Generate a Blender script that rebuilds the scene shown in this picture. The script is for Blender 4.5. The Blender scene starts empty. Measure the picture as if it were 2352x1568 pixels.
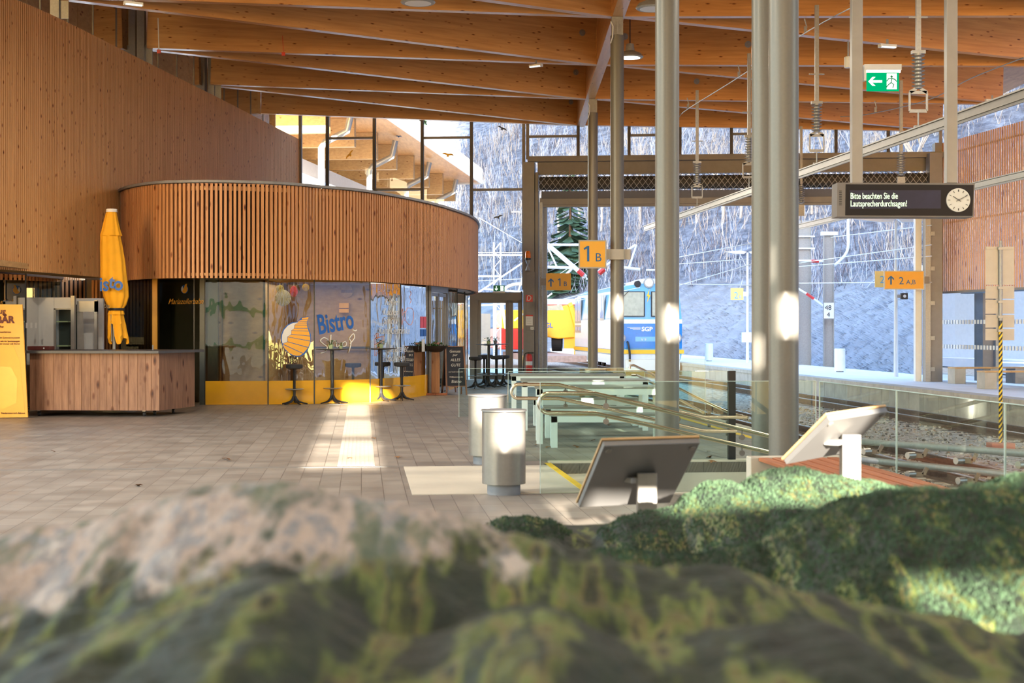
import bpy, bmesh, math, random
from mathutils import Vector, Matrix, noise as mnoise
R = random.Random(7)
sc = bpy.context.scene
COL = sc.collection
# ---------------------------------------------------------------- camera
F = 3400.0; CX = 1176.0; HY = 752.0; H = 1.56      # focal length in px, principal x, horizon row, eye height
cd = bpy.data.cameras.new('camera'); cam = bpy.data.objects.new('camera', cd); COL.objects.link(cam)
cam.location = (0, 0, H); cam.rotation_euler = (math.pi/2, 0, 0)
cd.sensor_width = 36; cd.lens = F*36/2352; cd.shift_y = -(784-HY)/2352
cd.clip_end = 2000; cd.clip_start = 0.05
cd.dof.use_dof = True; cd.dof.focus_distance = 27; cd.dof.aperture_fstop = 5.6
sc.camera = cam
# ---------------------------------------------------------------- sky, sun, exposure
w = bpy.data.worlds.new('sky'); sc.world = w; w.use_nodes = True
wn = w.node_tree.nodes; wl = w.node_tree.links
sky = wn.new('ShaderNodeTexSky'); sky.sky_type = 'NISHITA'; sky.sun_disc = False
sky.sun_elevation = math.radians(14); sky.sun_rotation = math.radians(186); sky.air_density = 1.3; sky.dust_density = 0.6
tn = wn.new('ShaderNodeMix'); tn.data_type = 'RGBA'; tn.blend_type = 'MULTIPLY'; tn.inputs[0].default_value = 1; tn.inputs[7].default_value = (0.90, 0.96, 1.10, 1)
wl.new(sky.outputs[0], tn.inputs[6]); wl.new(tn.outputs[2], wn['Background'].inputs[0]); wn['Background'].inputs[1].default_value = 0.86
SD = Vector((-0.1, 1.0, -0.17)).normalized()
sl = bpy.data.lights.new('sun', 'SUN'); sl.energy = 42.0; sl.angle = 0.009; sl.color = (1, 0.9, 0.76)
so = bpy.data.objects.new('sun', sl); COL.objects.link(so)
so.rotation_euler = SD.to_track_quat('-Z', 'Y').to_euler()
sc.view_settings.view_transform = 'Standard'; sc.view_settings.look = 'None'
sc.view_settings.exposure = 0.5; sc.view_settings.gamma = 1.0
cy = sc.cycles
cy.use_denoising = True; cy.max_bounces = 8; cy.diffuse_bounces = 4; cy.glossy_bounces = 4
cy.transmission_bounces = 4; cy.transparent_max_bounces = 14; cy.sample_clamp_indirect = 6; cy.caustics_reflective = False; cy.caustics_refractive = False
# ---------------------------------------------------------------- coordinates
CT, ST = 0.99487, 0.10117; ANG = math.atan2(ST, CT)     # hall axis turned 5.8 degrees from the view
def FX(px, Y): return (px-CX)/F*Y
def FZ(py, Y): return H-(py-HY)/F*Y
def PT(px, py, Y): return Vector((FX(px, Y), Y, FZ(py, Y)))
def UV(u, v, z=0): return Vector((u*CT-v*ST, u*ST+v*CT, z))      # hall frame (u across, v along) -> world
# ---------------------------------------------------------------- materials
def nd(m, t, **k):
    n = m.node_tree.nodes.new(t)
    for a, b in k.items(): setattr(n, a, b)
    return n
def base(name, col, rough=0.5, metal=0.0, spec=0.5):
    m = bpy.data.materials.new(name); m.use_nodes = True
    p = m.node_tree.nodes['Principled BSDF']
    p.inputs['Base Color'].default_value = (*col, 1); p.inputs['Roughness'].default_value = rough
    p.inputs['Metallic'].default_value = metal; p.inputs['Specular IOR Level'].default_value = spec
    return m, p
def coords(m, scale=(1, 1, 1), rot=0.0):
    tc = nd(m, 'ShaderNodeTexCoord'); mp = nd(m, 'ShaderNodeMapping')
    mp.inputs['Scale'].default_value = scale; mp.inputs['Rotation'].default_value = (0, 0, rot)
    m.node_tree.links.new(tc.outputs['Object'], mp.inputs[0]); return mp.outputs[0]
def ramp(m, fac, stops):
    r = nd(m, 'ShaderNodeValToRGB'); el = r.color_ramp.elements
    while len(el) < len(stops): el.new(0.5)
    for e, (p, c) in zip(el, stops): e.position = p; e.color = (*c, 1)
    m.node_tree.links.new(fac, r.inputs[0]); return r.outputs[0]
def mixc(m, fac, a, b, mode='MIX'):
    x = nd(m, 'ShaderNodeMix', data_type='RGBA', blend_type=mode); L = m.node_tree.links
    for s, i in ((fac, 0), (a, 6), (b, 7)):
        if isinstance(s, (int, float)): x.inputs[i].default_value = s
        elif isinstance(s, tuple): x.inputs[i].default_value = (*s, 1)
        else: L.new(s, x.inputs[i])
    return x.outputs[2]
def noise(m, vec, scale, detail=4, rough=0.55):
    n = nd(m, 'ShaderNodeTexNoise'); n.inputs['Scale'].default_value = scale; n.inputs['Detail'].default_value = detail
    n.inputs['Roughness'].default_value = rough; m.node_tree.links.new(vec, n.inputs['Vector']); return n.outputs[0]
def bump(m, p, h, st=0.2, dist=0.01):
    b = nd(m, 'ShaderNodeBump'); b.inputs['Strength'].default_value = st; b.inputs['Distance'].default_value = dist
    m.node_tree.links.new(h, b.inputs['Height']); m.node_tree.links.new(b.outputs[0], p.inputs['Normal'])
def plain(name, col, rough=0.5, metal=0.0, var=0.12, nscale=6, spec=0.5):
    m, p = base(name, col, rough, metal, spec)
    n = noise(m, coords(m), nscale, 5)
    c = ramp(m, n, [(0.3, tuple(x*(1-var) for x in col)), (0.7, tuple(min(1, x*(1+var)) for x in col))])
    m.node_tree.links.new(c, p.inputs['Base Color']); return m
def wood(name, light, dark, sc_=(0.6, 9, 9), rough=0.5, knot=(2.2, 5, 5), kth=0.1, var=1.0, planks=None):
    m, p = base(name, light, rough); L = m.node_tree.links
    v = coords(m, sc_); n = noise(m, v, 1.6, 5, 0.65)
    c = ramp(m, n, [(0.28, dark), (0.5, tuple((a+b)/2 for a, b in zip(light, dark))), (0.72, light)])
    vo = nd(m, 'ShaderNodeTexVoronoi'); vo.inputs['Scale'].default_value = 1.0; L.new(coords(m, knot), vo.inputs['Vector'])
    kn = ramp(m, vo.outputs['Distance'], [(kth*0.4, (0.16, 0.07, 0.03)), (kth, (0.6, 0.42, 0.3)), (kth*1.5, (1, 1, 1))])
    c = mixc(m, 1.0, c, kn, 'MULTIPLY')
    L.new(c, p.inputs['Base Color']); bump(m, p, n, 0.15, 0.004); return m
def emis(name, col, s):
    m = bpy.data.materials.new(name); m.use_nodes = True; m.node_tree.nodes.clear()
    o = nd(m, 'ShaderNodeOutputMaterial'); e = nd(m, 'ShaderNodeEmission')
    e.inputs[0].default_value = (*col, 1); e.inputs[1].default_value = s
    m.node_tree.links.new(e.outputs[0], o.inputs[0]); return m
def glass(name, tint, ior=1.5, boost=1.0, rough=0.0, wav=0.0):
    m = bpy.data.materials.new(name); m.use_nodes = True; m.node_tree.nodes.clear(); L = m.node_tree.links
    o = nd(m, 'ShaderNodeOutputMaterial'); t = nd(m, 'ShaderNodeBsdfTransparent'); g = nd(m, 'ShaderNodeBsdfGlossy')
    t.inputs[0].default_value = (*tint, 1); g.inputs['Roughness'].default_value = rough
    fr = nd(m, 'ShaderNodeFresnel'); fr.inputs[0].default_value = ior
    mul = nd(m, 'ShaderNodeMath', operation='MULTIPLY'); mul.inputs[1].default_value = boost; mul.use_clamp = True
    L.new(fr.outputs[0], mul.inputs[0]); mx = nd(m, 'ShaderNodeMixShader')
    L.new(mul.outputs[0], mx.inputs[0]); L.new(t.outputs[0], mx.inputs[1]); L.new(g.outputs[0], mx.inputs[2]); L.new(mx.outputs[0], o.inputs[0])
    if wav:
        b = nd(m, 'ShaderNodeBump'); b.inputs['Strength'].default_value = wav; b.inputs['Distance'].default_value = 0.03
        L.new(noise(m, coords(m, (2.2, 2.2, 0.7)), 1.3, 2), b.inputs['Height']); L.new(b.outputs[0], g.inputs['Normal']); L.new(b.outputs[0], fr.inputs['Normal'])
    return m
M = {}
M['slatr'] = wood('sun_tinted_larch_slats', (0.95, 0.50, 0.22), (0.68, 0.30, 0.12), (22, 22, 0.55), 0.55, (7, 7, 1.6), 0.13)  # sunlight on the right wall is put into this brighter colour
M['beam'] = wood('glulam_wood', (0.70, 0.385, 0.15), (0.48, 0.235, 0.08), (0.5, 7, 9), 0.3, (3.2, 8, 10), 0.12)
M['beamr'] = wood('glulam_wood_right', (0.74, 0.37, 0.125), (0.52, 0.225, 0.065), (0.5, 7, 9), 0.3, (3.2, 8, 10), 0.12)
M['soffit'] = wood('roof_board_wood', (0.72, 0.36, 0.13), (0.5, 0.22, 0.07), (4, 0.5, 6), 0.5)
M['slat'] = wood('larch_slat_wood', (0.90, 0.50, 0.21), (0.60, 0.29, 0.11), (22, 22, 0.55), 0.5, (8, 8, 4.0), 0.12)
M['drumslat'] = wood('thermo_slat_wood', (0.72, 0.36, 0.15), (0.42, 0.18, 0.065), (22, 22, 0.55), 0.5, (7, 7, 2.6), 0.13)
M['slatback'] = plain('slat_backing', (0.055, 0.03, 0.018), 0.9)
M['wallback'] = plain('brown_backing', (0.13, 0.055, 0.022), 0.9)
M['panelwood'] = wood('panel_wood', (0.66, 0.42, 0.19), (0.46, 0.27, 0.11), (3, 3, 7), 0.5, (2, 2, 4), 0.1)
M['rustic'] = wood('rustic_plank_wood', (0.37, 0.19, 0.105), (0.17, 0.075, 0.04), (9, 9, 0.9), 0.6, (6.5, 6.5, 2.6), 0.17)
M['plaster'] = plain('white_plaster', (0.82, 0.81, 0.79), 0.7, 0, 0.04)
M['cream'] = plain('cream_wall', (0.66, 0.62, 0.52), 0.7, 0, 0.05)
M['greenband'] = plain('green_band', (0.10, 0.30, 0.15), 0.6)
M['colpaint'] = plain('column_paint', (0.185, 0.172, 0.148), 0.38, 0.1, 0.04, 40)
M['steel'] = plain('brushed_steel', (0.27, 0.25, 0.225), 0.32, 0.55, 0.05, 30)
M['rail_steel'] = plain('polished_handrail_steel', (0.70, 0.63, 0.50), 0.22, 0.95, 0.04)
M['galv'] = plain('galvanised_steel', (0.34, 0.34, 0.335), 0.45, 0.35, 0.1, 25)
M['alu'] = plain('pale_aluminium', (0.38, 0.37, 0.35), 0.4, 0.4, 0.05)
M['frame'] = plain('grey_frame_paint', (0.20, 0.18, 0.165), 0.5, 0.2, 0.05)
M['pier'] = plain('taupe_pier_paint', (0.26, 0.24, 0.23), 0.55, 0.0, 0.05)
M['black'] = plain('black_metal', (0.018, 0.018, 0.02), 0.4)
M['rubber'] = plain('black_rubber', (0.025, 0.025, 0.027), 0.7)
M['dgrey'] = plain('dark_grey_worktop', (0.07, 0.068, 0.07), 0.5)
M['mgrey'] = plain('mid_grey_plastic', (0.25, 0.25, 0.26), 0.5)
M['white'] = plain('white_paint', (0.80, 0.80, 0.78), 0.4, 0, 0.03)
M['yellow'] = plain('yellow_panel', (0.90, 0.45, 0.02), 0.12, 0, 0.03)
M['umb'] = plain('yellow_parasol_cloth', (0.92, 0.44, 0.015), 0.8, 0, 0.06)
M['sign'] = plain('sign_yellow', (0.86, 0.42, 0.04), 0.45, 0, 0.03)
M['signpale'] = plain('pale_sign_yellow', (0.9, 0.62, 0.2), 0.45, 0, 0.03)
M['blue'] = plain('sign_blue', (0.01, 0.12, 0.33), 0.5, 0, 0.03)
M['logoblue'] = plain('logo_blue', (0.02, 0.13, 0.50), 0.5, 0, 0.03)
M['logoorange'] = plain('logo_orange', (0.95, 0.47, 0.05), 0.5, 0, 0.03)
M['red'] = plain('red_paint', (0.62, 0.03, 0.02), 0.35)
M['brown'] = plain('brown_print', (0.12, 0.02, 0.015), 0.6)
M['concrete'] = plain('concrete', (0.46, 0.43, 0.37), 0.8, 0, 0.15, 3)
M['creamstone'] = plain('cream_stone', (0.60, 0.54, 0.43), 0.6, 0, 0.08, 2)
M['lineyellow'] = plain('yellow_line', (0.85, 0.55, 0.03), 0.6)
M['benchred'] = wood('red_brown_bench_wood', (0.50, 0.17, 0.065), (0.30, 0.09, 0.035), (6, 0.6, 6), 0.5, (3, 1, 3), 0.05)
M['frost'] = plain('frosty_paving', (0.82, 0.84, 0.88), 0.8, 0, 0.06, 1.5)
M['rust'] = plain('rusty_rail', (0.13, 0.07, 0.045), 0.7, 0.2, 0.3, 8)
M['railtop'] = plain('worn_rail_top', (0.62, 0.62, 0.66), 0.22, 0.9, 0.05)
M['sleeper'] = plain('sleeper', (0.12, 0.09, 0.075), 0.85, 0, 0.25, 6)
M['glassclear'] = glass('clear_glass', (0.93, 0.97, 0.98), 1.45, 0.9)
M['glassgreen'] = glass('green_balustrade_glass', (0.76, 0.89, 0.84), 1.5, 0.5)
M['glasstrack'] = glass('track_balustrade_glass', (0.82, 0.90, 0.86), 1.5, 0.22)
M['glassedge'] = plain('glass_edge', (0.50, 0.62, 0.58), 0.15)
M['glassbistro'] = glass('bistro_glass', (0.66, 0.70, 0.62), 1.5, 5.0, 0.0, 0.3)
M['glassolive'] = glass('olive_tinted_glass', (0.42, 0.44, 0.36), 1.5, 1.6)
M['leafgreen'] = plain('leaf_green', (0.05, 0.14, 0.03), 0.6, 0, 0.3, 40)
M['mint'] = plain('pale_green_pot', (0.50, 0.62, 0.36), 0.5)
M['chalk'] = plain('chalkboard', (0.02, 0.022, 0.03), 0.8)
M['chalkw'] = plain('chalk', (0.65, 0.62, 0.55), 0.9)
M['scriptw'] = plain('white_script', (0.85, 0.85, 0.82), 0.6)
M['orangeline'] = plain('orange_line', (0.75, 0.28, 0.10), 0.6)
M['deadleaf'] = plain('dead_leaf', (0.22, 0.10, 0.035), 0.8, 0, 0.3, 60)
M['locoblue'] = plain('loco_blue', (0.02, 0.20, 0.52), 0.18, 0, 0.05)
M['locolight'] = plain('loco_light_blue', (0.16, 0.42, 0.66), 0.18, 0, 0.05)
M['lococream'] = plain('loco_silver', (0.72, 0.72, 0.72), 0.3, 0, 0.05)
M['cabin'] = plain('cab_window_beige', (0.42, 0.42, 0.33), 0.25)
M['craney'] = plain('crane_yellow', (0.95, 0.50, 0.03), 0.35, 0, 0.05)
M['green'] = plain('exit_green', (0.0, 0.28, 0.11), 0.4, 0, 0.03)
M['exitglow'] = emis('exit_sign_green_light', (0.0, 0.36, 0.13), 1.0)
M['exitwhite'] = emis('exit_sign_white_light', (0.95, 1, 0.92), 1.4)
M['ledtext'] = emis('led_text_light', (0.80, 1.0, 0.55), 1.6)
M['screen'] = plain('display_screen', (0.012, 0.012, 0.018), 0.35, 0, 0, 6, 0.3)
M['lampglow'] = emis('lamp_light', (1.0, 0.88, 0.66), 3.0)
M['clockface'] = plain('clock_face', (0.85, 0.85, 0.80), 0.3, 0, 0.02)
M['amber'] = plain('amber_lens', (0.85, 0.18, 0.01), 0.15)
# ---------------------------------------------------------------- mesh building
class MB:
    def __init__(s): s.v = []; s.f = []; s.mi = []; s.cur = 0
    def mat(s, i): s.cur = i; return s
    def add(s, vs, fs):
        b = len(s.v); s.v += [tuple(x) for x in vs]; s.f += [tuple(b+i for i in f) for f in fs]; s.mi += [s.cur]*len(fs); return s
    def box(s, c, d, rz=0.0, rx=0.0):
        c = Vector(c); m = Matrix.Rotation(rz, 3, 'Z') @ Matrix.Rotation(rx, 3, 'X'); vs = []
        for x in (-.5, .5):
            for y in (-.5, .5):
                for z in (-.5, .5): vs.append(c + m @ Vector((x*d[0], y*d[1], z*d[2])))
        return s.add(vs, [(0,1,3,2),(4,6,7,5),(0,4,5,1),(2,3,7,6),(0,2,6,4),(1,5,7,3)])
    def bb(s, x0, x1, y0, y1, z0, z1): return s.box(((x0+x1)/2, (y0+y1)/2, (z0+z1)/2), (abs(x1-x0), abs(y1-y0), abs(z1-z0)))
    def bar(s, a, b, w, h):
        a = Vector(a); b = Vector(b); d = (b-a).normalized(); up = Vector((0, 0, 1))
        if abs(d.z) > 0.99: up = Vector((0, 1, 0))
        x = d.cross(up).normalized(); y = x.cross(d).normalized(); vs = []
        for p in (a, b):
            for i, j in ((-1,-1),(1,-1),(1,1),(-1,1)): vs.append(p + x*(i*w/2) + y*(j*h/2))
        return s.add(vs, [(3,2,1,0),(4,5,6,7),(0,1,5,4),(1,2,6,5),(2,3,7,6),(3,0,4,7)])
    def tube(s, pts, r, n=10, cap=True):
        pts = [Vector(p) for p in pts]; rs = r if isinstance(r, (list, tuple)) else [r]*len(pts); vs = []; fs = []; px = None
        for i, p in enumerate(pts):
            d = (pts[min(i+1, len(pts)-1)]-pts[max(i-1, 0)]).normalized()
            if px is None:
                up = Vector((0, 0, 1)) if abs(d.z) < 0.95 else Vector((1, 0, 0)); px = d.cross(up).normalized()
            px = (px - d*px.dot(d)).normalized(); py = d.cross(px)
            for k in range(n):
                a = 2*math.pi*k/n; vs.append(p + px*(math.cos(a)*rs[i]) + py*(math.sin(a)*rs[i]))
        for i in range(len(pts)-1):
            for k in range(n): fs.append((i*n+k, i*n+(k+1)%n, (i+1)*n+(k+1)%n, (i+1)*n+k))
        if cap: fs.append(tuple(range(n-1, -1, -1))); fs.append(tuple((len(pts)-1)*n+k for k in range(n)))
        return s.add(vs, fs)
    def lathe(s, prof, c=(0, 0, 0), n=24, sx=1, sy=1):
        c = Vector(c); vs = []; fs = []
        for r, z in prof:
            for k in range(n): a = 2*math.pi*k/n; vs.append(c+Vector((r*math.cos(a)*sx, r*math.sin(a)*sy, z)))
        for i in range(len(prof)-1):
            for k in range(n): fs.append((i*n+k, i*n+(k+1)%n, (i+1)*n+(k+1)%n, (i+1)*n+k))
        fs.append(tuple(range(n-1, -1, -1))); fs.append(tuple((len(prof)-1)*n+k for k in range(n)))
        return s.add(vs, fs)
    def prism(s, poly, o, ax, ay, az):
        """poly in (a,b) along ax, ay from o, thickness vector az"""
        o = Vector(o); ax = Vector(ax); ay = Vector(ay); az = Vector(az); n = len(poly)
        vs = [o+ax*a+ay*b for a, b in poly]; vs += [v+az for v in vs]
        return s.add(vs, [tuple(range(n-1, -1, -1)), tuple(range(n, 2*n))]+[(i, (i+1) % n, n+(i+1) % n, n+i) for i in range(n)])
    def build(s, name, mats, parent=None, smooth=False, bevel=0, loc=None, rz=0):
        me = bpy.data.meshes.new(name); me.from_pydata(s.v, [], s.f)
        if not isinstance(mats, (list, tuple)): mats = [mats]
        for m in mats: me.materials.append(m)
        if len(mats) > 1: me.polygons.foreach_set('material_index', s.mi)
        bm = bmesh.new(); bm.from_mesh(me); bmesh.ops.recalc_face_normals(bm, faces=bm.faces); bm.to_mesh(me); bm.free()
        if smooth:
            me.polygons.foreach_set('use_smooth', [True]*len(me.polygons))
            me.set_sharp_from_angle(angle=math.radians(40))
        o = bpy.data.objects.new(name, me); COL.objects.link(o); o.parent = parent
        if loc is not None: o.location = loc
        if rz: o.rotation_euler = (0, 0, rz)
        if bevel:
            b = o.modifiers.new('bevel', 'BEVEL'); b.width = bevel; b.segments = 2; b.limit_method = 'ANGLE'
        return o
def tag(o, label, cat, group=None, kind=None):
    o['label'] = label; o['category'] = cat
    if group: o['group'] = group
    if kind: o['kind'] = kind
    return o
def thing(name, label, cat, loc=(0, 0, 0), rz=0, group=None):
    o = bpy.data.objects.new(name, None); COL.objects.link(o); o.location = loc; o.rotation_euler = (0, 0, rz)
    o.empty_display_size = 0.1; return tag(o, label, cat, group)
def struct(o): o['kind'] = 'structure'; return o
def dup(root, loc, rz=None, label=None):
    r = root.copy(); COL.objects.link(r); r.location = loc
    if rz is not None: r.rotation_euler = (0, 0, rz)
    if label: r['label'] = label
    for ch in list(root.children):
        c = ch.copy(); COL.objects.link(c); c.parent = r
        for g in list(ch.children):
            d = g.copy(); COL.objects.link(d); d.parent = c
    return r
def text(s, size, mat, parent, loc, rot=(math.pi/2, 0, 0), name='lettering', align='LEFT', shear=0, ext=0.002, sx=1, off=0, alv='BOTTOM_BASELINE'):
    c = bpy.data.curves.new(name, 'FONT'); c.body = s; c.size = size; c.align_x = align; c.align_y = alv; c.extrude = ext; c.shear = shear; c.offset = off
    c.materials.append(mat); c.resolution_u = 3
    o = bpy.data.objects.new(name, c); COL.objects.link(o); o.parent = parent; o.location = loc; o.rotation_euler = rot; o.scale = (sx, 1, 1); return o
# ================================================================ setting: floors and ground
def tilemat(name, c1, c2, mortar, bw, rh, ms=0.004, swap=True, var=0.5):
    m, p = base(name, c1, 0.42); L = m.node_tree.links
    tc = nd(m, 'ShaderNodeTexCoord'); src = tc.outputs['Object']
    if swap:
        s = nd(m, 'ShaderNodeSeparateXYZ'); c = nd(m, 'ShaderNodeCombineXYZ'); L.new(src, s.inputs[0]); L.new(s.outputs[1], c.inputs[0]); L.new(s.outputs[0], c.inputs[1]); src = c.outputs[0]
    b = nd(m, 'ShaderNodeTexBrick'); L.new(src, b.inputs['Vector']); b.inputs['Scale'].default_value = 1
    b.inputs['Brick Width'].default_value = bw; b.inputs['Row Height'].default_value = rh; b.inputs['Mortar Size'].default_value = ms
    b.inputs['Color1'].default_value = (*c1, 1); b.inputs['Color2'].default_value = (*c2, 1); b.inputs['Mortar'].default_value = (*mortar, 1)
    b.offset = 0.37; b.offset_frequency = 2
    n = noise(m, coords(m, (1.0, 1.0, 1)), 2.2, 6)
    nn = ramp(m, n, [(0.3, (0.84, 0.84, 0.84)), (0.7, (1.12, 1.1, 1.06))])
    L.new(mixc(m, 1.0, b.outputs[0], nn, 'MULTIPLY'), p.inputs['Base Color'])
    bump(m, p, b.outputs['Fac'], -0.25, 0.004)
    rg = ramp(m, n, [(0.3, (0.36,)*3), (0.7, (0.55,)*3)]); L.new(rg, p.inputs['Roughness']); return m
M['floor'] = tilemat('floor_pavers', (0.225, 0.196, 0.166), (0.29, 0.255, 0.218), (0.12, 0.10, 0.085), 0.42, 0.208)
def slab(mb, u0, u1, v0, v1, z0, z1): return mb.bb(u0, u1, v0, v1, z0, z1)
fl = MB(); slab(fl, -14, 5.94, -8, 13.8, -0.12, 0); slab(fl, -14, 2.15, 13.8, 16.87, -0.12, 0); slab(fl, -14, 5.94, 16.87, 44.4, -0.12, 0)
struct(fl.build('floor', M['floor'], rz=ANG))
lw = MB(); slab(lw, 2.15, 2.68, 13.8, 16.87, -0.3, -0.13); slab(lw, 2.68, 3.21, 13.8, 16.87, -0.45, -0.26); slab(lw, 3.21, 5.94, 13.8, 16.87, -0.55, -0.39)
o = lw.build('floor_lower', M['creamstone'], rz=ANG); struct(o)
cp = MB(); slab(cp, 0.47, 2.14, 13.82, 16.6, 0, 0.006); struct(cp.build('floor_landing', M['creamstone'], rz=ANG))
cb = MB(); slab(cb, 2.15, 5.94, 16.87, 17.07, -0.55, 0.02); slab(cb, 2.15, 5.94, 13.62, 13.8, -0.55, 0.012); slab(cb, 5.9, 6.05, -8, 13.62, -0.7, 0.01); slab(cb, 5.9, 6.05, 17.07, 44.4, -0.7, 0.01)
struct(cb.build('trim_1', M['creamstone'], rz=ANG))
yl = MB(); slab(yl, 2.09, 2.16, 13.82, 16.85, 0.006, 0.01); slab(yl, 5.45, 5.55, 17.1, 44, 0, 0.004); slab(yl, 5.45, 5.55, -6, 13.6, 0, 0.004)
struct(yl.build('floor_line', M['lineyellow'], rz=ANG))
# drain strips and tactile strip
ds = MB(); slab(ds, -14, 0.47, 16.62, 16.76, 0, 0.003); slab(ds, -8.6, 5.9, 30.2, 30.38, 0, 0.003)
struct(ds.build('floor_drain', plain('drain_stone', (0.22, 0.2, 0.175), 0.5), rz=ANG))
tp = MB(); slab(tp, -0.27, 0.15, 16.8, 30.2, 0, 0.004)
for i in range(8): slab(tp, -0.25+i*0.051, -0.225+i*0.051, 16.82, 30.18, 0.004, 0.009)
struct(tp.build('floor_tactile', plain('tactile_paving', (0.40, 0.36, 0.30), 0.5, 0, 0.1, 5), rz=ANG))
# track bed with ballast
def ballast():
    m, p = base('ballast_stone', (0.4, 0.38, 0.35), 0.85); L = m.node_tree.links
    vo = nd(m, 'ShaderNodeTexVoronoi'); vo.inputs['Scale'].default_value = 16; L.new(coords(m), vo.inputs['Vector'])
    c = ramp(m, vo.outputs['Color'], [(0.15, (0.10, 0.075, 0.06)), (0.4, (0.46, 0.41, 0.34)), (0.7, (0.62, 0.58, 0.52)), (0.9, (0.42, 0.24, 0.13))])
    L.new(c, p.inputs['Base Color']); bump(m, p, vo.outputs['Distance'], -0.9, 0.06); return m
M['ballast'] = ballast()
tb = MB()
for v0 in range(-8, 130, 6): slab(tb, 6.05 if v0 < 44 else -30, 14.1, v0, v0+6, -0.9, -0.56)
slab(tb, 18.4, 25, -8, 130, -0.9, -0.56)
struct(tb.build('ground', M['ballast'], rz=ANG))
stn = MB()
for i in range(5200):
    u = R.uniform(6.1, 14.0); v = R.uniform(9, 38); s = R.uniform(0.022, 0.05); a = R.uniform(0, 6)
    stn.box((u, v, -0.56+s*0.3), (s*1.3, s, s*0.8), a, R.uniform(-.6, .6))
o = stn.build('ballast_stones', M['ballast'], rz=ANG); tag(o, 'pale loose ballast stones lying between the two tracks', 'ballast', kind='stuff')
pf = MB(); slab(pf, 14.1, 18.4, -8, 125, -0.7, 0.0)
struct(pf.build('ground_platform', M['frost'], rz=ANG))
pe = MB()
for i in range(66):
    v = 4+i*1.0; slab(pe, 14.03, 14.5, v+0.006, v+0.994, -0.11, 0.012)
    slab(pe, 14.06, 14.1, v+0.008, v+0.99, -0.6, -0.11)
struct(pe.build('trim_2', M['concrete'], rz=ANG))
go = MB(); slab(go, -60, 5.94, 44.4, 57, -0.5, -0.02); slab(go, -60, 3.4, 57, 64, -0.5, -0.02); slab(go, -60, -0.6, 64, 130, -0.5, -0.05)
struct(go.build('ground_snow', M['frost'], rz=ANG))
# rails
def track(c, v0, v1, label, curve=None):
    t = thing('railway_track', label, 'track', UV(c, 0, -0.56), ANG, 'railway tracks')
    for s in (-0.425, 0.425):
        m = MB(); m.bb(s-0.035, s+0.035, v0, v1, 0.1, 0.14); m.bb(s-0.008, s+0.008, v0, v1, 0.03, 0.1); m.bb(s-0.06, s+0.06, v0, v1, 0.0, 0.03)
        r = m.build('rail', M['rust'], t); k = MB(); k.bb(s-0.03, s+0.03, v0, v1, 0.14, 0.152); k.build('running_surface', M['railtop'], r)
    m = MB(); v = v0
    while v < v1: m.bb(-0.8, 0.8, v, v+0.22, -0.06, 0.005); v += 0.65
    m.build('sleepers', M['sleeper'], t)['kind'] = 'stuff'
track(8.42, 4, 75, 'nearer narrow railway track running past the glass railing')
track(12.68, 4, 100, 'railway track beside the far concrete platform edge')
track(20.2, 20, 120, 'railway track behind the far platform at the foot of the slope')
# ================================================================ slatted walls
def resample(pts, step):
    pts = [Vector(p).to_2d() if len(p) == 2 else Vector(p[:2]) for p in pts]; out = []; d = 0; tgt = 0
    for a, b in zip(pts, pts[1:]):
        L = (b-a).length
        while tgt <= d+L: out.append((a+(b-a)*((tgt-d)/L), (b-a).normalized())); tgt += step
        d += L
    return out
def smooth(pts, n=2):
    for _ in range(n):
        q = [pts[0]]
        for a, b in zip(pts, pts[1:]):
            q.append((a[0]*.75+b[0]*.25, a[1]*.75+b[1]*.25)); q.append((a[0]*.25+b[0]*.75, a[1]*.25+b[1]*.75))
        q.append(pts[-1]); pts = q
    return pts
def slatwall(name, pts, pitch, wd, dp, z0, z1, mat, back=None, boff=0.06, zf=None):
    m = MB()
    for p, d in resample(pts, pitch):
        a, b = z0, (zf(p) if zf else z1)
        m.box((p.x, p.y, (a+b)/2), (wd, dp, b-a), math.atan2(d.y, d.x))
    o = struct(m.build(name, mat))
    if back:
        k = MB(); ps = resample(pts, 0.4)+[(Vector(pts[-1]), ps_dir(pts))]
        for (p, d), (q, e) in zip(ps, ps[1:]):
            nrm = Vector((-(q-p).normalized().y, (q-p).normalized().x)); c = (p+q)/2+nrm*boff
            k.box((c.x, c.y, (z0+z1)/2), ((q-p).length+0.02, 0.04, z1-z0-0.01), math.atan2((q-p).y, (q-p).x))
        k.build('wall_backing', back, o)
    return o
def ps_dir(pts): return (Vector(pts[-1])-Vector(pts[-2])).normalized()
WL = smooth([(-9.6, 22.0), (-9.05, 24.2), (-8.8, 25.5), (-8.5, 26.9), (-8.27, 28.8), (-7.94, 31.9), (-7.35, 37), (-6.95, 41), (-6.50, 45.3)], 1)
slatwall('wall_left', WL, 0.069, 0.042, 0.045, 2.56, 7.3, M['slat'], M['wallback'], 0.035)
WD = smooth([(-8.15, 31.3), (-8.08, 30.5), (-7.6, 29.5), (-6.97, 28.75), (-6.5, 28.5), (-5.65, 28.4), (-4.86, 28.65), (-4.23, 29.0), (-3.87, 29.5), (-3.32, 30.0), (-2.93, 30.6), (-2.55, 31.45), (-2.16, 32.5), (-1.75, 33.8), (-1.33, 35.8), (-1.05, 37.5), (-0.94, 39.8), (-1.0, 42), (-1.3, 44.2)], 1)
slatwall('wall_drum', WD, 0.088, 0.05, 0.07, 2.51, 4.33, M['drumslat'], M['slatback'], 0.10)
rim = MB(); rs = resample(WD, 0.25)
for (p, d), (q, e) in zip(rs, rs[1:]):
    c = (p+q)/2; rim.box((c.x, c.y, 4.365), ((q-p).length+0.03, 0.16, 0.05), math.atan2((q-p).y, (q-p).x))
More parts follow.
